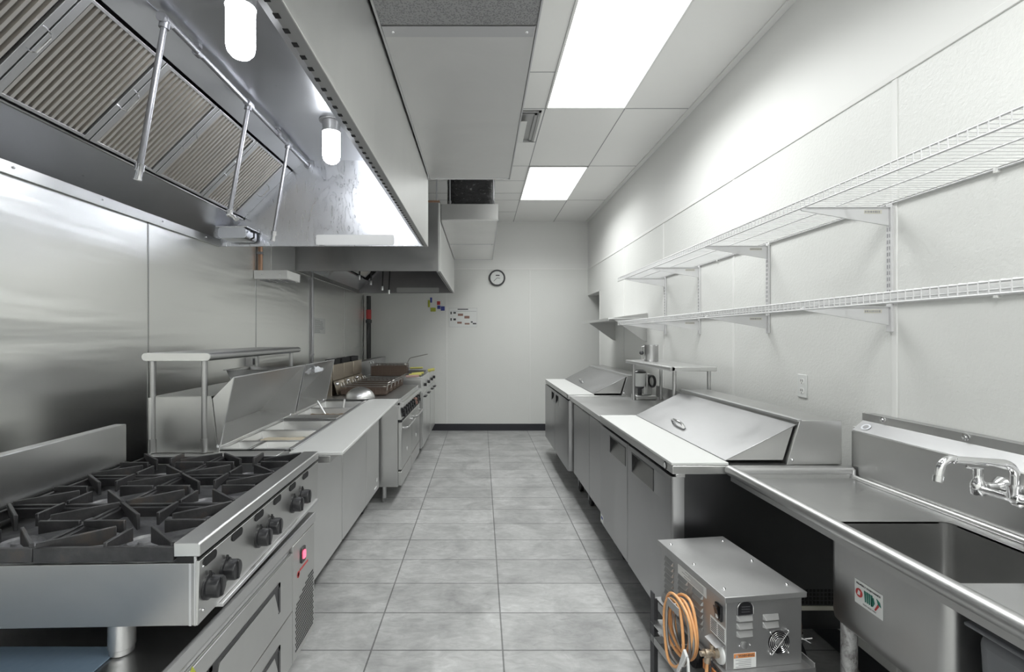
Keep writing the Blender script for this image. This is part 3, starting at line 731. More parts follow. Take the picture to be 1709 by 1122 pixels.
# body in world aligned position
b = [wl_(-.900, 2.19), wl_(-.888, 4.12), wl_(-1.60, 4.12), wl_(-1.60, 2.19)]
MB().prism([(p_[0], p_[1]) for p_ in b], 'z', .165, .875).build('cabinet', 'steel_door', LP, bevel=.003)
for a0, a1 in ((2.44, 3.045), (3.06, 3.66), (3.675, 4.115)):
    q_ = [wl_(-.898 + (a0 - 2.2) * .006, a0), wl_(-.898 + (a1 - 2.2) * .006, a1)]
    pl = [(q_[0][0], q_[0][1]), (q_[0][0] + .018, q_[0][1]), (q_[1][0] + .018, q_[1][1]), (q_[1][0], q_[1][1])]
    dr = MB().prism(pl, 'z', .17, .868).build('door', 'steel_bright', LP, bevel=.004)
    if a0 > 3.5:
        e = wl_(-.872, 4.06)
        MB().box(e[0] - .001, e[0] + .003, e[1] - .04, e[1] - .0, .245, .275).build('door_badge', 'label', dr)
        MB().box(e[0] - .001, e[0] + .003, e[1] - .12, e[1] - .03, .205, .213).build('door_badge_strip', 'label', dr)
for x, y in ((-.98, 2.32), (-.98, 3.98), (-1.5, 2.32), (-1.5, 3.98)):
    c_ = wl_(x, y)
    w_ = MB().lathe((c_[0] - .015, c_[1], .055), (1, 0, 0), [(.03, 0), (.053, .002), (.055, .008), (.055, .022), (.053, .028), (.03, .030)], 20).build('caster_wheel', 'black', LP)
    MB().box(c_[0] - .025, c_[0] + .025, c_[1] - .03, c_[1] + .03, .115, .165).box(c_[0] - .022, c_[0] - .017, c_[1] - .02, c_[1] + .02, .05, .13).box(c_[0] + .017, c_[0] + .022, c_[1] - .02, c_[1] + .02, .05, .13).build('caster_fork', 'galv', w_)
MB().box(-.29, -.055, .0, Ln, .893, .926).box(-.87, -.60, .02, Ln, .875, .926).build('top_frame', 'steel_h', LP, bevel=.002)
MB().box(-.60, -.29, .0, .10, .875, .928).build('end_rail', 'steel_bright', LP, bevel=.002)
MB().box(-.60, -.29, Ln - .06, Ln, .875, .928).build('end_rail', 'steel_bright', LP, bevel=.002)
MB().box(-.237, 0, 0, Ln, .927, .942).build('cutting_board', 'board', LP, bevel=.003)
MB().box(-.262, -.244, .09, Ln - .02, .925, .940).box(-.250, -.240, .09, Ln - .02, .90, .93).build('front_rim', 'edge', LP, bevel=.002)
MB().box(-.60, -.585, .09, Ln - .02, .875, .950).build('rear_rim', 'steel_bright', LP, bevel=.002)
MB().box(-.59, -.26, .885, .897, .80, .945).box(-.59, -.26, .885, 1.03, .936, .945).build('divider', 'steel_bright', LP, bevel=.002)
MB().box(-.60, -.26, .08, Ln - .05, .70, .71).build('well_floor', 'steel_dull', LP)
def pan(parent, x0, x1, y0_, y1_, zt, dpt, fill, nm='food_pan'):
    m = MB()
    w = .012
    o_ = [(x0, y0_), (x1, y0_), (x1, y1_), (x0, y1_)]
    m.box(x0, x1, y0_, y0_ + w, zt - .004, zt).box(x0, x1, y1_ - w, y1_, zt - .004, zt).box(x0, x0 + w, y0_, y1_, zt - .004, zt).box(x1 - w, x1, y0_, y1_, zt - .004, zt)
    q = .02
    top = [(x0 + w, y0_ + w, zt - .002), (x1 - w, y0_ + w, zt - .002), (x1 - w, y1_ - w, zt - .002), (x0 + w, y1_ - w, zt - .002)]
    bot = [(x0 + w + q, y0_ + w + q, zt - dpt), (x1 - w - q, y0_ + w + q, zt - dpt), (x1 - w - q, y1_ - w - q, zt - dpt), (x0 + w + q, y1_ - w - q, zt - dpt)]
    m.poly(top + bot, [(0, 1, 5, 4), (1, 2, 6, 5), (2, 3, 7, 6), (3, 0, 4, 7), (4, 5, 6, 7)])
    return m
def pan_thing(x0, x1, y0_, y1_, zt, dpt, label, food=None, fh=.5, group='food pans in the left prep refrigerator'):
    # in world coordinates of the rotated counter
    t = thing('food_pan', label, 'food pan', FR[LP.name] @ Vector(((x0 + x1) / 2, (y0_ + y1_) / 2, zt - dpt)), R(2.0), group=group, local=True)
    cx, cy, cz = (x0 + x1) / 2, (y0_ + y1_) / 2, zt - dpt
    pan(t, x0 - cx, x1 - cx, y0_ - cy, y1_ - cy, dpt, dpt, None).build('pan_body', 'steel_bright', t, bevel=.0015)
    if food:
        m = MB(); hx, hy = (x1 - x0) / 2 - .03, (y1_ - y0_) / 2 - .03; n_ = 10; pts = []; fs = []
        for i in range(n_ + 1):
            for j in range(n_ + 1):
                u, v = i / n_ * 2 - 1, j / n_ * 2 - 1
                pts.append((u * hx, v * hy, dpt * fh + .02 * math.sin(u * 4 + v * 3) * (1 - max(abs(u), abs(v))) + random.uniform(-.004, .004)))
        for i in range(n_):
            for j in range(n_): a_ = i * (n_ + 1) + j; fs.append((a_, a_ + 1, a_ + n_ + 2, a_ + n_ + 1))
        m.poly(pts, fs); m.build('food', food, t)
    return t
pan_thing(-.585, -.455, .105, .272, .935, .10, 'small brown food pan at the near left end of the open prep counter', 'sauce', .4)
pan_thing(-.450, -.265, .105, .272, .935, .10, 'small brown food pan beside the white cutting board at the near end', 'sauce', .35)
pan_thing(-.585, -.265, .280, .550, .935, .12, 'wide steel food pan holding cream coloured food in the open prep counter', 'food', .72)
pan_thing(-.585, -.265, .558, .850, .935, .12, 'wide empty steel food pan just before the divider of the prep counter')
pan_thing(-.585, -.265, 1.04, 1.38, .935, .12, 'steel food pan with brown sauce and ladles behind the divider', 'sauce', .7)
pan_thing(-.585, -.265, 1.40, 1.76, .935, .12, 'farthest steel food pan at the far end of the left prep counter')
for dx, dy, mt, lab in ((-.42, 1.30, 'steel_bright', 'grey ladle with a bent handle resting in the sauce pan'), (-.36, 1.42, 'white', 'white handled serving spoon standing in the far food pan')):
    base = FR[LP.name] @ Vector((dx, dy, .86))
    t = thing('ladle' if mt != 'white' else 'serving_spoon', lab, 'ladle' if mt != 'white' else 'spoon', base)
    lean = Vector((-.10, .05, .13)) if mt != 'white' else Vector((.015, .02, .13))
    MB().tube([base, base + lean * .4, base + lean * .9, base + lean], .007, 8).build('handle', mt, t)
    MB().lathe(base, (0, 0, -1), [(.03, -.012), (.028, 0), (.018, .012), (0, .016)], 16).build('bowl', 'steel_bright', t)
# rear box with slanted front, and the two flipped lids
hp = [(-.872, .928), (-.582, .928), (-.612, 1.184), (-.872, 1.184)]
for ya_ in (.072, 1.797): MB().prism(hp, 'y', ya_, ya_ + .004).build('housing_side', 'steel', LP)
MB().box(-.872, -.612, .072, 1.801, 1.181, 1.185).box(-.872, -.868, .072, 1.801, .928, 1.184).build('rear_housing', 'steel', LP)
MB().box(-.885, -.872, .06, 1.80, .90, 1.18).build('rear_plate', 'steel_bright', LP, bevel=.001)
for i, (a0, a1) in enumerate(((.080, 1.055), (1.085, 1.79))):
    Cc = Vector((-.577, .948)); B = Vector((-.513, 1.268)); A = Vector((-.806, .968)); A2 = Vector((-.62, 1.175))
    # lid opened: a shallow wedge-shaped tray standing on its hinge line, hollow towards the aisle
    m = MB()
    m.slab([(B.x, a0, B.y), (B.x, a1, B.y), (A.x, a1, A.y), (A.x, a0, A.y)], .003)
    m.slab([(A.x, a0, A.y), (A.x, a1, A.y), (Cc.x - .012, a1, Cc.y), (Cc.x - .012, a0, Cc.y)], .003)
    lid = m.build('lid', 'steel_bright', LP, smooth=False)
    for y_ in (a0, a1 - .003):
        m = MB(); m.prism([(B.x, B.y), (A.x, A.y), (Cc.x - .012, Cc.y), (Cc.x, Cc.y)], 'y', y_, y_ + .003)
        m.build('lid_end', 'steel_bright', lid, smooth=False)
    m = MB(); m.tube([(B.x, a0, B.y), (B.x, a1, B.y)], .004, 6); m.tube([(B.x, a0, B.y), (Cc.x, a0, Cc.y)], .003, 6); m.tube([(B.x, a1, B.y), (Cc.x, a1, Cc.y)], .003, 6)
    m.build('lid_hem', 'edge', lid)
    m = MB(); m.ball((Cc.x - .008, a0 - .004, Cc.y + .006), .007, 10); m.ball((Cc.x - .008, a1 - .05, Cc.y + .002), .007, 10); m.build('hinge_pin', 'chrome', lid)

# overshelf on the left counter
OS = thing('overshelf', 'stainless tubular-edged overshelf on round posts above the left prep refrigerator', 'shelf', (-1.36, 2.16, 0), R(2.0), local=True)
MB().prism(rrect(-.152, .148, 1.347, 1.383, .0175, 5), 'y', 0, .012).box(-.14, .135, .012, 1.20, 1.374, 1.383).build('shelf_plate', 'steel_bright', OS, bevel=.001)
MB().cyl((.131, .012, 1.365), (.131, 1.20, 1.365), .0178, seg=20).cyl((-.135, .012, 1.365), (-.135, 1.20, 1.365), .0178, seg=20).build('rolled_edge', 'tubing', OS)
for x, y, zb in ((-.13, .045, .929), (.10, .045, .929), (-.13, 1.15, 1.186), (.10, 1.15, 1.186)):
    p_ = MB().cyl((x, y, zb), (x, y, 1.352), .0128, seg=20).build('post', 'tubing', OS)
    MB().cyl((x, y, zb), (x, y, zb + (.062 if zb < 1 else .02)), .0165, seg=20).build('post_socket', 'tubing', p_)
# things on top of the rear housing
t = thing('steam_pan', 'shallow dark-filled steel pan resting behind the open lids under the overshelf', 'pan', (-1.375, 3.0, 1.186))
m = pan(t, -1.51, -1.24, 2.83, 3.15, 1.262, .07, None); m.build('pan_body', 'steel', t, bevel=.002)
MB().box(-1.48, -1.27, 2.86, 3.12, 1.20, 1.235).build('pan_contents', 'grey_dark', t, bevel=.004)
m = MB(); pts = []; fs = []
for i in range(15):
    for j in range(8):
        a = 2 * math.pi * j / 8; rr = .030 * (.35 + .65 * math.sin(math.pi * (i + .5) / 15)) * random.uniform(.8, 1.25)
        pts.append((-1.30 + .012 * i, 3.44 + rr * math.cos(a) + .02 * math.sin(i), 1.222 + rr * math.sin(a)))
for i in range(14):
    for j in range(8): fs.append((i * 8 + j, i * 8 + (j + 1) % 8, (i + 1) * 8 + (j + 1) % 8, (i + 1) * 8 + j))
fs += [tuple(range(8)), tuple(range(119, 111, -1))]
m.poly(pts, fs); tag(m.build('plastic_bag', 'plastic_bag'), 'crumpled clear and white plastic bag lying behind the open lids', 'bag')
m = MB(); m.box(-1.30, -1.25, 3.40, 3.46, 1.19, 1.235); tag(m.build('blue_packet', 'blue', bevel=.008), 'small blue packet beside the crumpled plastic bag', 'packet')

# upturned bowl
t = thing('mixing_bowl', 'upside-down stainless mixing bowl at the far end of the left cutting board', 'bowl', (-1.005, 4.02, .944))
prof = [(.118 * math.cos(R(a)) if a < 90 else .0, .085 * math.sin(R(a))) for a in (0, 10, 22, 35, 48, 60, 70, 78)] + [(.02, .085), (0, .085)]
MB().lathe((-1.005, 4.02, .950), (0, 0, 1), prof, 36).build('bowl_body', 'steel_bright', t)
MB().lathe((-1.005, 4.02, .945), (0, 0, 1), [(.116, 0), (.122, .002), (.122, .006), (.116, .008)], 36).build('bowl_rim', 'tubing', t)

# ================================================================ FAR RANGE with ovens
y0, y1 = 4.18, 5.40; xf = -.70
FRg = thing('oven_range', 'stainless double-oven range with two rows of dark knobs beyond the left prep refrigerator', 'range', (-1.1, 4.8, 0))
MB().box(-1.50, xf - .02, y0, y1, .155, .86).build('body_shell', 'steel', FRg, bevel=.003)
MB().box(-1.50, -.70, y0, y1, .86, .918).build('cooking_top', 'steel_top', FRg, bevel=.003)
MB().prism([(-.72, .845), (-.672, .845), (-.668, .860), (-.672, .884), (-.72, .884)], 'y', y0, y1).build('front_rail', 'steel_bright', FRg, bevel=.002)
MB().prism([(xf - .02, .735), (xf + .010, .735), (xf + .0, .845), (xf - .02, .845)], 'y', y0, y1).build('control_panel', 'steel_bright', FRg, bevel=.002)
for k in range(9):
    for z in ((.805, .765) if k % 2 == 0 else (.765, .805)):
        y = y0 + .07 + .13 * k + (.035 if z < .78 else 0)
        kn = MB().lathe((xf + .004, y, z), (1, 0, 0), [(.025, 0), (.025, .004), (.018, .006), (.018, .030), (0, .032)], 14).build('knob', 'black' if k != 6 else 'brown', FRg)
for k, (a, b_) in enumerate(((y0 + .01, y0 + .60), (y0 + .62, y1 - .01))):
    dr = MB().box(xf - .02, xf + .014, a, b_, .30, .715).build('oven_door', 'steel_h', FRg, bevel=.006)
    MB().tube([(xf + .014, a + .06, .655), (xf + .050, a + .06, .655), (xf + .055, a + .07, .655), (xf + .055, b_ - .07, .655), (xf + .050, b_ - .06, .655), (xf + .014, b_ - .06, .655)], .012, 10).build('door_handle', 'tubing', dr)
    MB().lathe((xf + .014, (a + b_) / 2, .42), (1, 0, 0), [(.018, 0), (.018, .002)], 16).build('door_badge', 'label', dr)
    MB().box(xf - .02, xf + .012, a, b_, .165, .285).build('kick_panel', 'steel_h', FRg, bevel=.004)
MB().box(xf - .02, xf + .012, y0 + .01, y1 - .01, .717, .732).build('door_gap', 'black_matte', FRg)
MB().box(xf - .02, xf + .016, y0 + .002, y0 + .03, .715, .735).build('door_latch', 'black', FRg)
for x, y in ((-.86, y0 + .09), (-.86, y1 - .09), (-1.42, y0 + .09), (-1.42, y1 - .09)):
    MB().lathe((x, y, 0), (0, 0, 1), [(.018, 0), (.020, .03), (.024, .035), (.024, .155)], 16).build('leg', 'tubing', FRg)
# rear flue with three plates
fy0, fy1 = 4.36, 5.40
for k in range(3):
    a = fy0 + (fy1 - fy0) / 3 * k; b_ = a + (fy1 - fy0) / 3 - .012
    MB().box(-1.345, -1.33, a, b_, 1.055, 1.20).build('flue_plate', 'steel_stain', FRg, bevel=.004)
    MB().slab([(-1.33, a, 1.045), (-1.33, b_, 1.045), (-1.295, b_, .93), (-1.295, a, .93)], -.004).build('hanger_plate', 'steel_stain', FRg)
    MB().box(-1.42, -1.36, a + .04, b_ - .03, 1.17, 1.245).build('flue_outlet', 'black_matte', FRg, bevel=.003)
    MB().lathe((-1.31, a + .002, 1.03), (1, 0, 0), [(.016, 0), (.016, .02), (.008, .03), (0, .032)], 12).build('hanger_knob', 'chrome', FRg)
MB().box(-1.49, -1.345, fy0, fy1, .918, 1.17).build('flue_housing', 'steel_stain', FRg, bevel=.004)

# fryer baskets
def basket(t, x0, x1, y0_, y1_, z0, z1, handle, grip, up=False):
    m = MB(); w = .003
    # mesh walls built from thin crossing wires
    def line(p, q): m.bar(p, q, w, w, up=(.3, .2, 1))
    n = 9
    for i in range(n + 1):
        x = x0 + (x1 - x0) * i / n
        line((x, y0_, z0), (x, y0_, z1)); line((x, y1_, z0), (x, y1_, z1)); line((x, y0_, z0), (x, y1_, z0))
    for i in range(5):
        y = y0_ + (y1_ - y0_) * i / 4
        line((x0, y, z0), (x1, y, z0)); line((x1, y, z0), (x1, y, z1)); line((x0, y, z0), (x0, y, z1))
    for i in range(5):
        z = z0 + (z1 - z0) * i / 5
        line((x0, y0_, z), (x1, y0_, z)); line((x0, y1_, z), (x1, y1_, z)); line((x0, y0_, z), (x0, y1_, z)); line((x1, y0_, z), (x1, y1_, z))
    m.build('wire_mesh', 'basket', t)
    m = MB(); e = .004
    m.box(x0 + e, x1 - e, y0_ + e, y0_ + e + .001, z0 + e, z1 - .03).box(x0 + e, x1 - e, y1_ - e - .001, y1_ - e, z0 + e, z1 - .03).box(x1 - e - .001, x1 - e, y0_ + e, y1_ - e, z0 + e, z1 - .03).box(x0 + e, x0 + e + .001, y0_ + e, y1_ - e, z0 + e, z1 - .03).box(x0 + e, x1 - e, y0_ + e, y1_ - e, z0 + e, z0 + e + .001)
    m.build('burnt_lining', 'basket', t)
    MB().tube([(x0, y0_, z1), (x1 - .02, y0_, z1), (x1, y0_ + .02, z1), (x1, y1_ - .02, z1), (x1 - .02, y1_, z1), (x0, y1_, z1)], .004, 6, True).build('rim', 'basket_rim', t)
    ym = (y0_ + y1_) / 2
    pts = [(x1, ym - .02, z1 - .04), (x1 + .012, ym - .02, z1 + .03)] + [tuple(Vector(q_)) for q_ in handle]
    MB().tube(pts, .005, 8).build('handle_wire', 'basket_rim', t)
    if grip: MB().cyl(handle[-2], handle[-1], .012, seg=10).build('handle_grip', grip, t)
    for yy in (y0_ + .04, y1_ - .04): MB().tube([(x0, yy, z1 - .01), (x0 - .012, yy, z1 + .025), (x0 - .03, yy, z1 + .02)], .004, 6).build('hanging_hook', 'chrome', t)
bl = ['browned wire fryer basket nearest the upturned bowl, first of the row on the far range', 'second browned fryer basket from the bowl in the row on the far range',
      'third browned fryer basket from the bowl in the row on the far range', 'fourth browned fryer basket from the bowl in the row on the far range', 'fifth browned fryer basket from the bowl, last of the row on the far range']
grips = [None, None, 'pinkish', 'yellow', 'yellow']
for k in range(5):
    y = 4.40 + .205 * k
    t = thing('fryer_basket', bl[k], 'fryer basket', (-1.07, y, .92), group='fryer baskets on the far range')
    hx = -.86
    h0 = [(hx + .02, y + .09, 1.035), (hx + .10, y + .09, 1.05)]
    if grips[k]: h0 = [(hx + .03, y + .09, 1.045), (hx + .10, y + .09, 1.055 - .002 * k), (hx + .23, y + .09, 1.058)]
    basket(t, -1.275, -.87, y, y + .165, .924, 1.0, h0, grips[k])
# deep fryers beyond
def fryer(y0_, y1_, zt, label):
    t = thing('deep_fryer', label, 'fryer', (-1.05, (y0_ + y1_) / 2, 0), group='floor fryers at the far end of the left row')
    xf_ = -.695
    MB().box(-1.50, xf_, y0_, y1_, .15, zt - .03).build('cabinet', 'steel_bright', t, bevel=.004)
    MB().box(-1.50, -1.40, y0_, y1_, zt - .03, 1.16).build('flue_riser', 'steel_dull', t, bevel=.004)
    m = MB(); m.box(-1.40, xf_ + .004, y0_, y0_ + .03, zt - .03, zt).box(-1.40, xf_ + .004, y1_ - .03, y1_, zt - .03, zt).box(xf_ - .09, xf_ + .004, y0_ + .03, y1_ - .03, zt - .03, zt).box(-1.40, -1.36, y0_ + .03, y1_ - .03, zt - .03, zt)
    m.build('tank_rim', 'steel_bright', t, bevel=.003)
    n = 1 if y1_ - y0_ < .55 else 2; w = (y1_ - y0_) / n
    for k in range(n):
        d = MB().box(xf_, xf_ + .018, y0_ + w * k + .006, y0_ + w * (k + 1) - .006, .17, .80).build('door', 'steel_bright', t, bevel=.003)
        MB().box(xf_ + .018, xf_ + .05, y0_ + w * k + .05, y0_ + w * k + .19, .742, .756).build('door_handle', 'black', d, bevel=.003)
        MB().cyl((xf_ + .0, y0_ + w * (k + .7), .87), (xf_ + .03, y0_ + w * (k + .7), .87), .02, seg=12).build('dial', 'black', t)
    for x in (-.8, -1.4):
        for y in (y0_ + .07, y1_ - .07): MB().cyl((x, y, 0), (x, y, .15), .02, seg=12).build('leg', 'grey_dark', t)
    return t
fryer(5.64, 6.42, .985, 'tall pale steel floor fryer standing right after the double-oven range')
fryer(6.46, 7.10, .975, 'farthest pale steel floor fryer next to the rear wall baseboard')
t = thing('fryer_basket', 'large dark fryer basket with its bare handle tilted up, hanging over the far fryers', 'fryer basket', (-1.06, 5.9, .99), group='baskets on the far fryers')
basket(t, -1.30, -.885, 5.70, 5.90, .99, 1.13, [(-.86, 5.79, 1.185), (-.845, 5.79, 1.20), (-.64, 5.79, 1.245)], None)
t = thing('fryer_basket', 'fryer basket with a yellow grip on top of the tall pale fryer', 'fryer basket', (-1.0, 6.2, .99), group='baskets on the far fryers')
basket(t, -1.30, -.98, 6.05, 6.25, .99, 1.09, [(-.95, 6.14, 1.05), (-.90, 6.14, 1.055), (-.74, 6.14, 1.06)], 'yellow')
t = MB().box(-.93, -.72, 5.76, 6.30, 1.0, 1.018); tag(t.build('sheet_tray', 'grey_dark', bevel=.004), 'dark flat tray lying on top of the tall pale fryer', 'tray')
o_ = MB().cyl((-.73, 6.65, .99), (-.64, 6.65, 1.005), .02, seg=10).build('yellow_handle', 'yellow'); tag(o_, 'short yellow grip sticking out over the farthest fryer', 'handle')

# ================================================================ RIGHT SIDE: sandwich prep units
def ym_(a, b): return (a + b) / 2
def prep_unit(name, y0, y1, xfr, label, ztop=.925, casters=True, badge=False, dark=True):
    t = thing(name, label, 'prep refrigerator', (1.2, (y0 + y1) / 2, 0))
    xf = xfr; xb = 1.53; zb = .215
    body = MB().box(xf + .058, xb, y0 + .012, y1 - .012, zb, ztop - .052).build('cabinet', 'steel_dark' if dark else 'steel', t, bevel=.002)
    MB().box(xf + .004, xb, y0, y1, ztop - .050, ztop - .014).build('top_frame', 'steel', t, bevel=.003)
    MB().box(xf, xf + .242, y0 - .0, y1, ztop - .013, ztop).build('cutting_board', 'board', t, bevel=.003)
    ym = (y0 + y1) / 2
    for k, (a, b_) in enumerate(((y0 + .002, ym - .004), (ym + .004, y1 - .002))):
        pl = [(xf + .055, a), (xf + .012, a), (xf + .004, a + .004), (xf, a + .012), (xf, b_ - .006), (xf + .006, b_), (xf + .055, b_)]
        if k == 1: pl = [(xf + .055, a), (xf + .006, a), (xf, a + .006), (xf, b_ - .012), (xf + .004, b_ - .004), (xf + .012, b_), (xf + .055, b_)]
        h0, h1 = (b_ - .40, b_ - .07) if k == 0 else (a + .03, a + .36)
        if (y1 - y0) > 1.4: h0, h1 = (b_ - .24, b_ - .05) if k == 0 else (a + .05, a + .24)
        z0_, z1_ = ztop - .19, ztop - .085
        lo = [(x_, y_) for x_, y_ in pl if y_ < ym_(a, b_)]; hi = [(x_, y_) for x_, y_ in pl if y_ > ym_(a, b_)]
        m = MB(); m.prism(pl, 'z', zb, z0_).prism(pl, 'z', z1_, ztop - .062)
        m.prism([lo[0]] + lo[1:] + [(xf, h0), (xf + .055, h0)], 'z', z0_, z1_).prism([(xf + .055, h1), (xf, h1)] + hi, 'z', z0_, z1_)
        m.box(xf + .050, xf + .055, h0, h1, z0_, z1_)
        d = m.build('door', 'steel_door', t)
        fr = .007; x = xf - .0015; m = MB()
        m.box(x, x + .004, h0, h1, z1_ - fr, z1_).box(x, x + .004, h0, h0 + fr, z0_, z1_)
        m.build('handle_frame', 'black', d)
        MB().prism([(xf + .001, z0_), (xf + .001, z1_), (xf + .046, z1_)], 'y', h1 - .002, h1).build('recess_side', 'black', d)
        MB().slab([(xf + .001, h0, z0_), (xf + .001, h1, z0_), (xf + .046, h1, z1_), (xf + .046, h0, z1_)], .001).build('handle_scoop', 'steel_door', d)
    m = MB(); m.box(xf + .045, xf + .058, y0 + .006, y1 - .006, zb + .01, ztop - .07); m.build('door_gasket', 'black_matte', t)
    MB().box(xf + .02, xf + .06, y0 + .004, y0 + .02, ztop - .066, ztop - .050).build('door_hinge', 'chrome', t, bevel=.002)
    MB().lathe((xf + .006, y0 + .08, ztop - .033), (-1, 0, 0), [(.015, 0), (.015, .004), (.011, .006), (.0, .006)], 20).build('thermometer', 'label', t)
    MB().lathe((xf + .006, y0 + .08, ztop - .033), (-1, 0, 0), [(.018, 0), (.018, .003), (.0155, .005)], 20).build('thermometer_ring', 'black', t)
    # rear housing and closed lid
    zt = ztop + .175; zb2 = ztop - .012
    MB().prism([(1.297, zb2), (xb, zb2), (xb, zt), (1.352, zt)], 'y', y0 + .012, y1 - .012).build('rear_housing', 'steel', t, bevel=.002)
    MB().prism([(1.342, zt - .006), (1.36, zt - .004), (1.36, zt + .004), (1.344, zt + .002)], 'y', y0 + .012, y1 - .012).build('housing_trim', 'edge', t)
    lid = MB().prism([(1.048, ztop + .002), (1.292, ztop + .002), (1.338, ztop + .150)], 'y', y0 + .03, y1 - .03).build('lid', 'steel_h', t, bevel=.002)
    MB().slab([(1.040, y0 + .022, ztop + .004), (1.040, y1 - .022, ztop + .004), (1.342, y1 - .022, ztop + .157), (1.342, y0 + .022, ztop + .157)], .004).build('lid_face', 'steel_lid', lid, bevel=.001)
    s_ = (Vector((1.342, 0, ztop + .157)) - Vector((1.040, 0, ztop + .004))).normalized(); n_ = Vector((-s_.z, 0, s_.x))
    c = Vector((1.040, ym + .03, ztop + .006)) + s_ * .065
    pts = [c + Vector((0, -.07, 0)), c + Vector((0, -.066, 0)) + n_ * .022, c + Vector((0, -.04, 0)) + n_ * .030, c + Vector((0, .04, 0)) + n_ * .030, c + Vector((0, .066, 0)) + n_ * .022, c + Vector((0, .07, 0))]
    MB().tube(pts, .0085, 10).build('lid_handle', 'chrome', lid)
    m = MB(); m.ball((1.318, y0 + .010, ztop + .008), .007, 10); m.build('hinge_pin', 'chrome', lid)
    if badge:
        b2 = MB().box(xf - .0015, xf, y1 - .09, y1 - .03, zb + .01, zb + .055).build('corner_badge', 'label', t)
        MB().box(xf - .0022, xf - .0015, y1 - .08, y1 - .04, zb + .03, zb + .045).build('badge_print', 'blue', b2)
        m = MB()
        for i in range(4):
            for j in range(19): m.box(1.20 + .016 * j, 1.210 + .016 * j, y0 + .0105, y0 + .0125, .322 + .017 * i, .333 + .017 * i)
        m.build('vent_holes', 'black_matte', t)
        MB().box(1.0, xb, y0 + .006, y0 + .012, .297, .315).build('base_strip', 'tan', t)
    for x in (xf + .14, xb - .14):
        for y in (y0 + .10, y1 - .10):
            w_ = MB().lathe((x - .016, y, .058), (1, 0, 0), [(.03, 0), (.056, .002), (.058, .008), (.058, .026), (.056, .032), (.03, .034)], 22).build('caster_wheel', 'black', t)
            MB().box(x - .03, x + .03, y - .035, y + .035, .195, zb).box(x - .012, x + .012, y - .012, y + .012, .12, .2).box(x - .024, x + .024, y - .025, y + .025, .115, .135).box(x - .024, x - .019, y - .02, y + .02, .05, .12).box(x + .019, x + .024, y - .02, y + .02, .05, .12).build('caster_fork', 'galv', w_)
    return t
prep_unit('prep_refrigerator', 2.042, 3.272, .803, 'near right sandwich prep refrigerator with closed sloped lid, beside the sink', badge=True)
prep_unit('prep_refrigerator', 4.46, 6.05, .800, 'far right sandwich prep refrigerator with closed sloped lid near the rear doorway', dark=False)

# worktop refrigerator between them
WT = thing('worktop_refrigerator', 'flat-topped two-door worktop refrigerator between the two right prep refrigerators', 'worktop refrigerator', (1.2, 3.85, 0))
y0, y1, xf = 3.285, 4.43, .828
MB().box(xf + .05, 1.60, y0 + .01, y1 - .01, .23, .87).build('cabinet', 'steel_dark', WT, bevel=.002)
MB().box(xf - .012, 1.62, y0, y1, .870, .907).build('worktop', 'steel_top', WT, bevel=.003)
MB().box(1.60, 1.62, y0, y1, .907, 1.01).build('backsplash', 'steel', WT, bevel=.002)
for a, b_ in ((y0 + .004, 3.70), (3.708, y1 - .10)):
    d = MB().box(xf, xf + .05, a, b_, .235, .855).build('door', 'steel_door', WT, bevel=.008, seg=3)
    MB().box(xf + .002, xf + .03, (a + b_) / 2 - .08, (a + b_) / 2 + .08, .855, .868).build('door_lip_pull', 'black', d)
for x in (.95, 1.5):
    for y in (y0 + .12, y1 - .26):
        w_ = MB().lathe((x - .016, y, .060), (1, 0, 0), [(.03, 0), (.058, .002), (.060, .008), (.060, .026), (.058, .032), (.03, .034)], 22).build('caster_wheel', 'black', WT)
        MB().box(x - .03, x + .03, y - .035, y + .035, .205, .23).box(x - .012, x + .012, y - .012, y + .012, .13, .21).box(x - .024, x + .024, y - .025, y + .025, .12, .14).box(x - .024, x - .019, y - .02, y + .02, .05, .13).box(x + .019, x + .024, y - .02, y + .02, .05, .13).build('caster_fork', 'galv', w_)
# overshelf on the worktop
OR = thing('overshelf', 'small stainless overshelf on four round posts on the right worktop refrigerator', 'shelf', (1.43, 3.75, .907))
MB().box(1.28, 1.585, 3.25, 4.26, 1.222, 1.252).build('shelf_plate', 'steel_bright', OR, bevel=.004)
MB().cyl((1.285, 3.25, 1.237), (1.285, 4.26, 1.237), .0165, seg=16).build('rolled_edge', 'tubing', OR)
for x, y in ((1.323, 3.315), (1.323, 4.20), (1.560, 3.315), (1.560, 4.20)):
    p_ = MB().cyl((x, y, .908), (x, y, 1.225), .0128, seg=18).build('post', 'tubing', OR)
    MB().cyl((x, y, .908), (x, y, .93), .017, seg=18).build('post_socket', 'tubing', p_)
t = thing('steel_canister', 'round steel canister with a side latch standing on the right overshelf', 'canister', (1.41, 4.03, 1.253))
MB().lathe((1.415, 4.03, 1.253), (0, 0, 1), [(.055, 0), (.057, .003), (.057, .135), (.053, .135), (.053, .01), (0, .008)], 30).build('can_body', 'tubing', t)
MB().tube([(1.358, 4.03, 1.375), (1.335, 4.03, 1.37), (1.335, 4.03, 1.27), (1.358, 4.03, 1.265)], .007, 8).build('can_handle', 'steel', t)
MB().ball((1.335, 4.03, 1.32), .018, 12).build('side_latch', 'grey_dark', t)
MB().box(1.385, 1.445, 3.975, 3.985, 1.378, 1.392).build('rim_clip', 'chrome', t)
t = thing('food_processor', 'small countertop machine with a pale cup and a black-rimmed wheel under the right overshelf', 'food processor', (1.43, 4.24, .908))
MB().lathe((1.395, 4.26, 1.015), (0, 0, 1), [(.034, 0), (.05, .01), (.062, .12), (.060, .122), (.047, .02), (0, .012)], 26).build('cup', 'label', t)
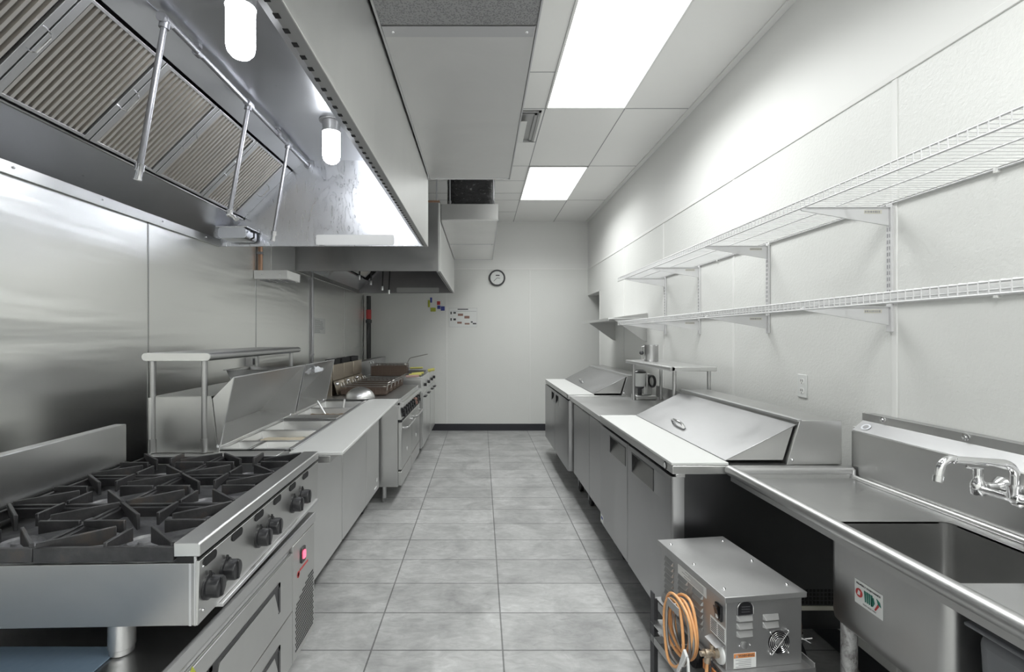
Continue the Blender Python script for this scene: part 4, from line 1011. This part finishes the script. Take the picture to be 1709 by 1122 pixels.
MB().lathe((1.395, 4.26, 1.0), (0, 0, 1), [(.03, 0), (.04, .012), (.035, .016)], 20).build('cup_collar', 'grey_dark', t)
MB().cyl((1.395, 4.26, .945), (1.395, 4.26, 1.0), .018, seg=14).build('spindle', 'grey_dark', t)
MB().lathe((1.395, 4.26, 1.135), (0, 0, 1), [(.056, 0), (.056, .012), (.03, .03), (0, .032)], 20).build('cup_lid', 'black', t)
MB().box(1.34, 1.52, 4.19, 4.33, .908, .945).box(1.44, 1.49, 4.22, 4.30, .945, 1.13).build('machine_base', 'steel', t, bevel=.008)
MB().lathe((1.485, 4.17, 1.07), (-1, -.12, 0), [(.02, 0), (.050, .0), (.055, .006), (.055, .018), (.050, .024), (.040, .02), (.03, .012)], 26).build('wheel', 'black', t)
MB().lathe((1.483, 4.17, 1.07), (-1, -.12, 0), [(.040, 0), (.044, .014), (0, .018)], 26).build('wheel_disc', 'steel_bright', t)

# wall outlet
t = thing('wall_outlet', 'white duplex outlet on the right wall above the near prep refrigerator', 'outlet', (XR - .004, 2.49, 1.2))
MB().box(XR - .009, XR - .003, 2.452, 2.524, 1.143, 1.262).build('cover_plate', 'label', t, bevel=.003)
m = MB()
for z in (1.178, 1.227): m.prism(rrect(2.472, 2.504, z - .015, z + .015, .01), 'x', XR - .0105, XR - .009)
so = m.build('sockets', 'white', t)
m = MB()
for z in (1.178, 1.227): m.box(XR - .0112, XR - .0105, 2.480, 2.483, z - .003, z + .009).box(XR - .0112, XR - .0105, 2.493, 2.496, z - .003, z + .009).box(XR - .0112, XR - .0105, 2.486, 2.490, z - .012, z - .007)
m.build('socket_slots', 'ink', so)
t = thing('conduit', 'thin grey conduit running down the right wall beside the sink backsplash', 'conduit', (XR - .01, 2.1, .9))
MB().cyl((XR - .012, 2.13, .3), (XR - .012, 2.13, 1.06), .007, seg=10).build('tube', 'white', t)

# ================================================================ WIRE SHELVES
def wire_shelf(z, label):
    t = thing('wire_shelf', label, 'wire shelf', (1.457, 2.6, z), group='white wire shelves on the right wall')
    xf, xb = 1.257, XR - .012; ya, yb_ = .78, 4.46
    m = MB(); y = ya; k = 0
    while y <= yb_:
        m.tube([(xb, y, z + .004), (xf + .006, y, z + .004), (xf + .001, y, z + .002), (xf, y, z - .004), (xf, y, z - .030)], .0017, 5)
        y += .0262
    m.build('cross_wires', 'white_wire', t)
    m = MB()
    for x, zz, r in ((xf + .003, z, .0032), (xf + .001, z - .031, .0034), (1.455, z - .002, .0030), (xb, z - .001, .0032)):
        m.cyl((x, ya, zz), (x, yb_, zz), r, seg=8)
    m.build('long_rods', 'white_wire', t)
    m = MB(); y = ya + .15
    while y < yb_:
        m.box(xb - .004, XR - .003, y, y + .012, z - .012, z + .006); y += .61
    m.build('wall_clips', 'white', t)
    m = MB(); m.box(xb - .002, XR - .004, ya, yb_, z + .005, z + .009); m.build('rear_support', 'white', t)
wire_shelf(1.992, 'upper white wire shelf running along the right wall')
wire_shelf(1.592, 'lower white wire shelf running along the right wall')
stn = [(1.10, 'out of frame'), (1.95, 'shelf standard nearest the viewer, white slotted upright on the right wall'), (2.78, 'second white slotted shelf upright from the viewer on the right wall'), (3.655, 'third white slotted shelf upright from the viewer on the right wall'), (4.33, 'farthest white slotted shelf upright on the right wall')]
for y, lab in stn[1:]:
    t = thing('shelf_standard', lab, 'shelf upright', (XR - .01, y, 1.5), group='slotted shelf uprights')
    MB().box(XR - .016, XR - .004, y - .013, y + .013, 1.475, 1.99).build('channel', 'white_wire', t, bevel=.002)
    m = MB(); z = 1.63
    while z < 1.90:
        for o_ in (-.005, .005): m.box(XR - .0172, XR - .0160, y + o_ - .0018, y + o_ + .0018, z, z + .015)
        z += .025
    m.build('slots', 'ink_grey', t)
k_ = {1.95: 'nearest', 2.78: 'second from the viewer', 3.655: 'third from the viewer', 4.33: 'farthest'}
for zi, nm in ((1.985, 'upper'), (1.585, 'lower')):
    for y, lab in stn[1:]:
        t = thing('shelf_bracket', 'white tapered bracket holding the %s wire shelf, %s' % (nm, k_[y]), 'bracket', (XR - .02, y, zi - .07), group='tapered shelf brackets')
        xw = XR - .017
        MB().prism([(xw, zi - .008), (1.30, zi - .008), (1.285, zi - .016), (1.29, zi - .022), (xw, zi - .083)], 'y', y - .0035, y + .0035).build('arm', 'white_wire', t, bevel=.001)
        MB().box(1.30, xw, y - .009, y + .009, zi - .010, zi - .0075).build('top_flange', 'white_wire', t)
        if y < 4:
            lb = MB().box(xw - .10, xw - .03, y - .0045, y - .0036, zi - .034, zi - .020).build('maker_label', 'tan', t)
            m = MB(); xx = xw - .098
            while xx < xw - .036:
                w_ = random.uniform(.003, .008); m.box(xx, xx + w_, y - .0050, y - .0045, zi - .031, zi - .023); xx += w_ + .0025
            m.build('label_marks', 'ink_grey', lb)
# solid steel wall shelf
t = thing('wall_shelf', 'solid stainless wall shelf with two triangular brackets near the rear doorway', 'shelf', (1.46, 5.4, 1.6))
MB().box(1.262, XR - .004, 4.80, 6.02, 1.628, 1.640).box(1.258, 1.268, 4.80, 6.02, 1.612, 1.640).build('shelf_plate', 'steel_bright', t, bevel=.002)
MB().box(XR - .012, XR - .004, 4.80, 6.02, 1.640, 1.69).build('shelf_lip', 'steel', t, bevel=.002)
for y in (4.83, 5.97):
    MB().prism([(XR - .004, 1.628), (1.33, 1.628), (1.33, 1.62), (1.62, 1.415), (XR - .004, 1.405)], 'y', y - .004, y + .004).build('shelf_bracket', 'steel', t, bevel=.001)

# ================================================================ SINK
SK = thing('kitchen_sink', 'stainless compartment sink with drainboard and tall backsplash in the right foreground', 'sink', (1.3, 1.2, 0))
yE = 2.02; yN = .30; zD = .868; xw0 = 1.04; xbk = 1.556
def deck(x0, x1, a, b_, z0=zD - .010, z1=zD): return (x0, x1, a, b_, z0, z1)
# drainboard surfaces around the bowl opening x 1.115..1.485, y 1.15..1.54
bx0, bx1, by0, by1 = 1.115, 1.485, 1.155, 1.54
m = MB(); m.box(xw0 + .015, xbk, by1, yE - .01, zD - .008, zD).box(xw0 + .015, xbk, yN, by0, zD - .008, zD).box(xw0 + .015, bx0, by0, by1, zD - .008, zD).box(bx1, xbk, by0, by1, zD - .008, zD)
m.build('drainboard', 'steel_top', SK, bevel=.0015)
# bowl walls
r_ = .03; pl = []
for cx, cy, a in ((bx1 - r_, by1 - r_, 0), (bx0 + r_, by1 - r_, 90), (bx0 + r_, by0 + r_, 180), (bx1 - r_, by0 + r_, 270)):
    pl += [(cx + r_ * math.cos(R(a + 15 * i)), cy + r_ * math.sin(R(a + 15 * i))) for i in range(7)]
n = len(pl); cx0, cy0 = (bx0 + bx1) / 2, (by0 + by1) / 2
def ring(f, z, g=0): return [(cx0 + (x - cx0) * f + (g if x > cx0 else -g), cy0 + (y - cy0) * f + (g if y > cy0 else -g), z) for x, y in pl]
levels = [ring(1, zD), ring(1, zD - .26), ring(.985, zD - .285), ring(.93, zD - .297), ring(.15, zD - .303)]
pts = sum(levels, []); fs = []
for k in range(len(levels) - 1): fs += [(k * n + i, k * n + (i + 1) % n, (k + 1) * n + (i + 1) % n, (k + 1) * n + i) for i in range(n)]
fs.append(tuple(range(4 * n, 5 * n)))
MB().poly(pts, fs).build('bowl_interior', 'steel_sink', SK)
levels = [ring(1, zD - .010, .006), ring(1, zD - .265, .006), ring(.985, zD - .292, .006), ring(.93, zD - .306, .004)]
pts = sum(levels, []); fs = []
for k in range(3): fs += [(k * n + i, k * n + (i + 1) % n, (k + 1) * n + (i + 1) % n, (k + 1) * n + i) for i in range(n)]
fs.append(tuple(range(3 * n, 4 * n)))
MB().poly(pts, fs).build('bowl_exterior', 'steel_sink', SK)
# corner fillets of the square opening are covered by the deck: small infill plates
m = MB()
for cx, cy, sx, sy in ((bx1, by1, -1, -1), (bx0, by1, 1, -1), (bx0, by0, 1, 1), (bx1, by0, -1, 1)):
    c_ = (cx + sx * r_, cy + sy * r_); q = [(cx, cy)]
    for i in range(7):
        a = R(90 * i / 6); q.append((c_[0] - sx * r_ * math.cos(a), c_[1] - sy * r_ * math.sin(a)))
    m.prism(q, 'z', zD - .004, zD)
m.build('corner_infill', 'steel_top', SK)
# rolled rims
rz = .897
MB().cyl((xw0, yN, rz), (xw0, yE, rz), .0215, seg=24).ball((xw0, yE, rz), .0215, 20).build('front_roll', 'tubing', SK)
MB().cyl((xw0, yE, rz), (xbk - .01, yE, rz), .0175, seg=24).build('end_roll', 'tubing', SK)
MB().slab([(xw0 + .004, yN, rz - .018), (xw0 + .004, yE - .01, rz - .018), (xw0 + .020, yE - .01, zD - .004), (xw0 + .020, yN, zD - .004)], .002).box(xw0 - .004, xw0 + .004, yN, yE - .01, rz - .04, rz - .012).build('front_apron', 'steel_sink', SK)
MB().box(xw0 + .01, xbk - .01, yE - .012, yE - .008, zD - .002, rz).build('end_apron', 'steel_sink', SK)
# backsplash
bp = [(xbk, zD - .01), (XR - .006, zD - .01), (XR - .006, 1.135), (1.606, 1.135), (1.606, 1.105), (xbk, 1.062)]
MB().prism(bp[:1] + [(XR - .006, zD - .01), (XR - .006, 1.105), (1.606, 1.105), (xbk, 1.062)], 'y', yN, yE + .015).build('backsplash', 'steel_sink', SK, bevel=.003)
MB().box(1.602, 1.612, yN, yE + .015, 1.105, 1.136).build('backsplash_flange', 'steel', SK)
MB().box(1.612, XR - .006, yN, yE + .012, 1.105, 1.134).build('flange_filler', 'steel_dull', SK)
MB().slab([(xbk + .002, yN, 1.0655), (xbk + .002, yE + .012, 1.0655), (1.603, yE + .012, 1.1065), (1.603, yN, 1.1065)], .0015).build('sloped_ledge', 'steel_lid', SK)
m = MB()
for y in (1.93, 1.60, 1.2):
    m.lathe((1.602, y, 1.124), (-1, 0, 0), [(.013, 0), (.013, .002), (.006, .003), (.006, .008), (0, .009)], 16)
m.build('flange_screws', 'chrome', SK)
MB().cyl((xbk - .012, yE - .012, .86), (xbk - .012, yE - .012, .905), .009, seg=12).build('corner_weld', 'edge', SK)
m = MB(); m.tube([(xbk - .012, yN, zD + .006), (xbk - .012, yE - .02, zD + .006)], .010, 10); m.build('back_cove', 'steel_bright', SK)
# oval maker badge on the ledge
s_ = Vector((1.603 - xbk - .002, 0, .041)).normalized(); n_ = Vector((-s_.z, 0, s_.x)); c_ = Vector((xbk + .002, 1.985, 1.0655)) + s_ * .028 + n_ * .002
m = MB(); m.poly([c_ + Vector((0, .022 * math.cos(a), 0)) + s_ * .016 * math.sin(a) for a in [2 * math.pi * i / 24 for i in range(24)]], [tuple(range(24))])
m.build('oval_badge', 'plastic_bag', SK)
m = MB(); c_ += n_ * .0006; m.poly([c_ + Vector((0, .013 * math.cos(a), 0)) + s_ * .010 * math.sin(a) for a in [2 * math.pi * i / 24 for i in range(24)]], [tuple(range(24))])
m.build('badge_print', 'ink_grey', SK)
for x, y in ((1.14, 1.50), (1.45, 1.46), (1.15, .38), (1.48, .38), (1.12, 1.95), (1.50, 1.95)):
    if y > 1.9: continue
    MB().cyl((x, y, 0), (x, y, zD - .3 if y > 1 else zD - .01), .022, seg=18).build('leg', 'corroded' if (x < 1.2 and y > 1) else 'tubing', SK)
MB().lathe((cx0, cy0, .50), (0, 0, 1), [(.03, 0), (.03, .04), (.045, .055), (.045, .068)], 20).build('drain', 'brass', SK)
# sticker on the bowl front
lx = bx0 - .0065
st = MB().box(lx - .001, lx, 1.335, 1.435, .672, .742).build('hygiene_sticker', 'label', SK)
text('PROPERLY WASH HANDS', .0075, (lx - .0012, 1.385, .732), (0, -1, 0), (0, 0, 1), 'ink', st, 'sticker_heading')
text('VEGETABLES ONLY', .0055, (lx - .0012, 1.38, .681), (0, -1, 0), (0, 0, 1), 'ink_grey', st, 'sticker_caption')
MB().lathe((lx - .001, 1.418, .706), (-1, 0, 0), [(.0125, 0), (.0125, .001), (0, .001)], 22).build('red_icon', 'red', st)
MB().prism([(1.424, .700), (1.414, .700), (1.413, .711), (1.420, .714)], 'x', lx - .0026, lx - .0020).build('icon_hand', 'label', st)
m = MB()
for i in range(4): m.prism([(1.400 - .008 * i, .722), (1.394 - .008 * i, .722), (1.392 - .007 * i, .692), (1.396 - .007 * i, .690)], 'x', lx - .002, lx - .001)
m.prism([(1.372, .716), (1.366, .718), (1.362, .704), (1.368, .692), (1.374, .690)], 'x', lx - .002, lx - .001)
m.prism([(1.356, .722), (1.344, .716), (1.340, .704), (1.350, .708)], 'x', lx - .002, lx - .001)
m.build('green_icon', 'darkgreen', st)
MB().prism([(1.362, .688), (1.358, .686), (1.346, .704), (1.351, .708)], 'x', lx - .0026, lx - .002).build('red_handle_icon', 'red', st)
# dark box surface beneath near drainboard
t = thing('plastic_tub', 'dark grey plastic tub standing under the near end of the sink', 'tub', (1.35, .85, 0))
MB().prism([(1.18, .0), (1.54, .0), (1.59, .79), (1.125, .79)], 'y', .45, 1.11).build('tub_body', 'tub', t, bevel=.03, seg=4)
MB().box(1.115, 1.60, .44, 1.12, .79, .80).build('tub_rim', 'tub', t, bevel=.004)

# faucet
FC = thing('swing_faucet', 'chrome wall-mounted faucet with swing spout above the sink', 'faucet', (1.5, 1.36, 1.0))
yv0, yv1, xv, zv = 1.445, 1.245, 1.475, 1.008
for y in (yv0, yv1):
    MB().lathe((xbk, y, zv), (-1, 0, 0), [(.030, 0), (.030, .004), (.022, .014), (.014, .022), (.013, .05), (.016, .052), (.018, .075)], 24).build('inlet_flange', 'chrome', FC)
    MB().lathe((xv + .008, y, zv - .022), (0, 0, 1), [(.008, -.004), (.017, 0), (.0185, .012), (.0185, .03), (.014, .042), (.011, .046), (.011, .060)], 20).build('valve_body', 'chrome', FC)
    h = MB().cyl((xv + .008, y, zv + .036), (xv + .008, y, zv + .056), .0125, seg=10).build('valve_cap', 'chrome', FC)
    MB().tube([(xv + .008, y, zv + .052), (xv - .014, y + .004, zv + .056), (xv - .022, y + .005, zv + .060)], .0042, 8).build('lever', 'chrome', h)
MB().lathe((xv + .008, yv0, zv - .004), (0, -1, 0), [(.013, 0), (.011, .03), (.011, .08), (.014, .095), (.019, .105), (.019, .12), (.014, .125), (.011, .14), (.011, .17), (.013, .20)], 20).build('bridge_body', 'chrome', FC)
yc = 1.345; xs = xv + .008
MB().cyl((xs, yc, zv), (xs, yc, zv + .030), .0175, seg=20).cyl((xs, yc, zv + .03), (xs, yc, zv + .036), .020, seg=20).build('spout_collar', 'chrome', FC)
pts = [(xs, yc, zv + .03), (xs, yc, zv + .060)] + arc((xs - .035, yc, zv + .062), .035, 0, 80, 6, (1, 0, 0), (0, 0, 1)) + [(xs - .16, yc + .008, zv + .104)] + \
      arc((xs - .165, yc + .01, zv + .072), .034, 80, 172, 7, (1, 0, 0), (0, 0, 1)) + [(xs - .203, yc + .01, zv + .055)]
MB().tube(pts, .0105, 16).build('spout', 'chrome', FC)
e = Vector(pts[-1]); MB().cyl(e + Vector((0, 0, .004)), e - Vector((.002, 0, .012)), .0125, seg=18).build('aerator', 'chrome', FC)

# ================================================================ BOX MACHINE on the floor (local frame: origin near-left-top corner plan, x right along near edge, y away)
a_ = Vector((.762, 1.513)); b_ = Vector((1.042, 1.548)); c_ = Vector((.712, 1.943))
ux = (b_ - a_); wdt = ux.length; ang = math.atan2(ux.y, ux.x)
BX = thing('oil_heater_cart', 'square steel equipment box with louvers and a fan on a low frame beside the sink', 'equipment box', (a_.x, a_.y, 0), ang, local=True)
Lg = .435; zt = .640; zb = .405; ov = .010
MB().box(0, wdt, 0, Lg, zt - .018, zt).build('lid', 'steel_dull', BX, bevel=.0015)
MB().box(ov, wdt - ov, ov, Lg - ov, zb, zt - .018).build('case', 'steel_dull', BX, bevel=.002)
m = MB()
for x, y in ((.03, .05), (.028, .22), (.03, .385), (wdt - .03, .05), (wdt - .03, .22), (wdt - .03, .39)): m.lathe((x, y, zt), (0, 0, 1), [(.006, 0), (.0055, .002), (.003, .004), (0, .0045)], 12)
m.build('lid_screws', 'chrome', BX)
def louver_y(x0, x1, z, m, y=ov):      # pressed louver on the near face
    pr = [(y, z), (y, z + .018), (y - .010, z + .002), (y - .009, z)]
    k = len(pr); pts = [(x0 + (.008 if j in (2, 3) else 0), a, b) for j, (a, b) in enumerate(pr)] + [(x1 - (.004 if j in (2, 3) else 0), a, b) for j, (a, b) in enumerate(pr)]
    m.poly(pts, [tuple(range(k)), tuple(range(2 * k - 1, k - 1, -1))] + [(j, j + k, (j + 1) % k + k, (j + 1) % k) for j in range(k)])
for xa_, xb_, zs_ in ((.045, .100, (.558, .533, .508)), (.135, .190, (.555, .530))):
    for z in zs_: m = MB(); louver_y(xa_, xb_, z, m); m.build('louver', 'steel_dull', BX, bevel=.001)
def louver_x(y0_, y1_, z, m, x=ov):
    pr = [(x, z), (x, z + .016), (x - .009, z + .002), (x - .008, z)]
    k = len(pr); pts = [(a, y0_ + (.004 if j in (2, 3) else 0), b) for j, (a, b) in enumerate(pr)] + [(a, y1_ - (.006 if j in (2, 3) else 0), b) for j, (a, b) in enumerate(pr)]
    m.poly(pts, [tuple(range(k)), tuple(range(2 * k - 1, k - 1, -1))] + [(j, j + k, (j + 1) % k + k, (j + 1) % k) for j in range(k)])
for yc_, n_ in ((.36, 7), (.26, 6), (.165, 6)):
    for i in range(n_): m = MB(); louver_x(yc_ - .032, yc_ + .032, .452 + .0215 * i, m); m.build('louver', 'steel_dull', BX, bevel=.001)
MB().box(ov - .001, ov, .115, .295, .575, .610).build('side_label', 'label', BX)
m = MB()
for i in range(5): m.box(ov - .0016, ov - .001, .13, random.uniform(.2, .28), .581 + .005 * i, .5825 + .005 * i)
m.build('side_label_print', 'ink_grey', BX)
# switch
sw = MB().box(ov - .006, ov, .028, .062, .545, .595).build('switch_frame', 'black', BX, bevel=.002)
MB().slab([(ov - .007, .036, .552), (ov - .007, .054, .552), (ov - .016, .054, .588), (ov - .016, .036, .588)], .003).build('switch_rocker', 'black', sw)
MB().box(ov - .010, ov - .006, .040, .050, .552, .566).build('switch_mark', 'label', sw)
l2 = MB().box(ov - .001, ov, .012, .092, .483, .535).build('instruction_plate', 'label', BX)
m = MB()
for i in range(7):
    m.box(ov - .0016, ov - .001, .056, .088, .489 + .006 * i, .4915 + .006 * i); m.box(ov - .0016, ov - .001, .016, .050, .489 + .006 * i, .4915 + .006 * i)
m.build('plate_print', 'ink', l2)
MB().slab([(ov, .015, .476), (ov, .085, .476), (ov - .028, .080, .470), (ov - .028, .020, .470)], .0015).build('drip_visor', 'edge', BX)
# valve and white grommet on the left side
gy = .045; gz = .440
MB().lathe((ov, gy, gz), (-1, 0, 0), [(.034, 0), (.034, .005), (.029, .008), (.018, .008)], 28).build('white_grommet', 'label', BX)
v = MB(); v.lathe((ov, gy, gz), (-1, 0, 0), [(.016, 0), (.016, .022), (.011, .024), (.011, .034), (.013, .036), (.013, .05), (.008, .052), (.008, .064)], 16)
v.cyl((ov - .025, gy, gz), (ov - .025, gy, gz + .026), .006, seg=10).cyl((ov - .038, gy, gz), (ov - .042, gy, gz - .03), .010, seg=12)
v.build('hose_valve', 'brass', BX)
# near-face details
m = MB(); q = [(.047, .577), (.047, .598)] + [(.0735 - .0265 * math.cos(R(a)), .598 + .0235 * math.sin(R(a))) for a in range(15, 180, 15)] + [(.100, .598), (.100, .577)]
m.prism(q, 'y', ov - .004, ov); vn = m.build('cord_entry', 'black', BX)
MB().tube([(x, ov - .004, z) for x, z in q], .0016, 6, True).build('entry_trim', 'chrome', vn)
m = MB()
for z in (.586, .594, .602): m.box(.060, .088, ov - .006, ov - .004, z, z + .003)
m.build('entry_ribs', 'grey_dark', vn)
MB().lathe((.072, ov, .480), (0, -1, 0), [(.0115, 0), (.0115, .003), (.009, .004), (0, .004)], 22).build('round_plug', 'steel_dull', BX)
m = MB(); m.ball((.054, ov - .002, .480), .003, 8); m.ball((.090, ov - .002, .481), .003, 8); m.build('plug_screws', 'chrome', BX)
fx, fz = .190, .482
fa = MB().lathe((fx, ov, fz), (0, -1, 0), [(.035, 0), (.035, .002), (.0, .002)], 32).build('fan_opening', 'black_matte', BX)
m = MB()
for r_ in (.016, .022, .028, .034): m.tube(arc((fx, ov - .006, fz), r_, 0, 352.5, 31, (1, 0, 0), (0, 0, 1)), .0012, 6, True)
m.cyl((fx - .030, ov - .009, fz - .035), (fx + .030, ov - .009, fz + .035), .0016, seg=6); m.cyl((fx - .032, ov - .006, fz + .032), (fx - .017, ov - .006, fz + .017), .0014, seg=6); m.cyl((fx + .032, ov - .006, fz - .032), (fx + .017, ov - .006, fz - .017), .0014, seg=6)
for sx in (-1, 1):
    for sz in (-1, 1): m.ball((fx + sx * .031, ov - .004, fz + sz * .034), .004, 8)
m.build('fan_guard', 'chrome', fa)
MB().lathe((fx, ov - .002, fz), (0, -1, 0), [(.014, 0), (.014, .002), (0, .003)], 20).build('fan_hub', 'steel_dull', fa)
l3 = MB().box(.036, .112, ov - .001, ov, .408, .455).build('warning_label', 'label', BX)
MB().box(.036, .108, ov - .0016, ov - .001, .441, .455).build('warning_band', 'orange2', l3)
text('WARNING', .011, (.078, ov - .0018, .448), (1, 0, 0), (0, 0, 1), 'ink', l3, 'warning_text')
m = MB(); m.prism([(.041, .443), (.051, .443), (.046, .453)], 'y', ov - .0022, ov - .0016)
for i in range(5): m.box(.042 + .01 * (i % 2), .095, ov - .0016, ov - .001, .412 + .0055 * i, .4135 + .0055 * i)
m.build('warning_print', 'ink_grey', l3)
# stand
m = MB()
m.box(-.005, wdt + .012, -.02, Lg + .01, zb - .008, zb).box(-.005, wdt + .012, -.022, -.018, zb - .03, zb + .006).box(wdt + .008, wdt + .012, -.02, Lg, zb - .008, zb + .02)
m.build('stand_shelf', 'steel_dull', BX, bevel=.001)
MB().box(-.012, -.006, .03, .10, zb - .05, zb - .02).build('stand_label', 'orange2', BX)
for x, y in ((-.03, Lg - .03), (wdt - .01, Lg - .03), (-.03, .03), (wdt - .01, .03)):
    MB().box(x, x + .004, y, y + .03, 0.0, zb + (.035 if (x < 0 and y > .2) else 0)).box(x, x + .03, y + .026, y + .03, 0, zb).build('stand_leg', 'grey_dark', BX)
MB().box(-.03, -.026, .03, Lg, .24, .27).box(wdt + .016, wdt + .02, .03, Lg, .24, .27).box(-.03, wdt + .02, Lg - .03, Lg, .24, .27).box(-.03, wdt + .02, .03, .06, .24, .27).build('stand_rail', 'steel_dull', BX, bevel=.001)
MB().slab([(-.03, Lg - .16, .315), (wdt * .6, Lg - .16, .315), (wdt * .6, Lg, .315), (-.03, Lg, .315)], .004).build('stand_tray', 'steel_bright', BX)
# hose hook
MB().box(-.070, ov, .185, .189, .505, .524).box(-.072, -.068, .150, .222, .500, .528).build('hose_hook', 'steel_dull', BX, bevel=.001)
# hose coil
HC = thing('hose_coil', 'coiled orange hose with a white-tipped wand hanging on the side of the equipment box', 'hose', (a_.x, a_.y, 0), ang, local=True)
for k in range(7):
    ry = .075 + .012 * math.sin(k * 1.9); rz_ = .095 + .012 * math.cos(k * 1.3); xo = -.020 - .0065 * k; oy = .195 + .010 * math.sin(k * 2.3); oz = .430 + .008 * math.cos(k * 1.7)
    if k == 6: rz_ = .115; oz = .415
    pts = []
    for i in range(40):
        a = 2 * math.pi * i / 40
        pts.append((xo + .005 * math.sin(a + k), oy + ry * math.cos(a) + .006 * math.sin(3 * a + k), oz + rz_ * math.sin(a) + .004 * math.cos(2 * a + k)))
    MB().tube(pts, .0052, 8, True).build('hose_loop', 'orange' if k not in (2, 5) else 'basket_rim', HC)
MB().tube([(ov - .04, gy, gz - .03), (ov - .045, gy, .36), (ov - .03, gy + .02, .27), (-.035, .1, .2), (-.03, .12, .08), (-.03, .13, .012)], .0055, 8).build('hose_tail', 'orange', HC)
MB().tube([(ov - .036, gy, gz - .028), (-.02, gy + .01, .37), (.02, gy + .01, .30)], .007, 8).build('hose_sleeve', 'copper', HC)
w_ = MB().prism([(.10, .395), (.118, .41), (.145, .345), (.13, .34)], 'x', -.072, -.062).prism([(.10, .395), (.094, .385), (.088, .33), (.10, .335)], 'x', -.070, -.062)
w_.build('white_nozzle', 'label', HC, bevel=.002)
MB().cyl((-.067, .137, .345), (-.067, .155, .31), .008, seg=10).build('wand', 'chrome', HC)
# copper pipe with clamp behind the box on the right
t = thing('copper_pipe', 'short brown copper pipe with a steel clamp rising beside the equipment box', 'pipe', (1.09, 1.62, 0))
MB().tube([(1.055, 1.68, 0), (1.075, 1.66, .2), (1.085, 1.66, .47), (1.080, 1.66, .52), (1.06, 1.70, .54)], .013, 12).build('pipe', 'copper', t)
MB().cyl((1.082, 1.66, .42), (1.083, 1.66, .445), .018, seg=16).cyl((1.08, 1.64, .43), (1.115, 1.63, .44), .003, seg=6).cyl((1.08, 1.64, .44), (1.11, 1.63, .425), .003, seg=6).build('clamp', 'chrome', t)
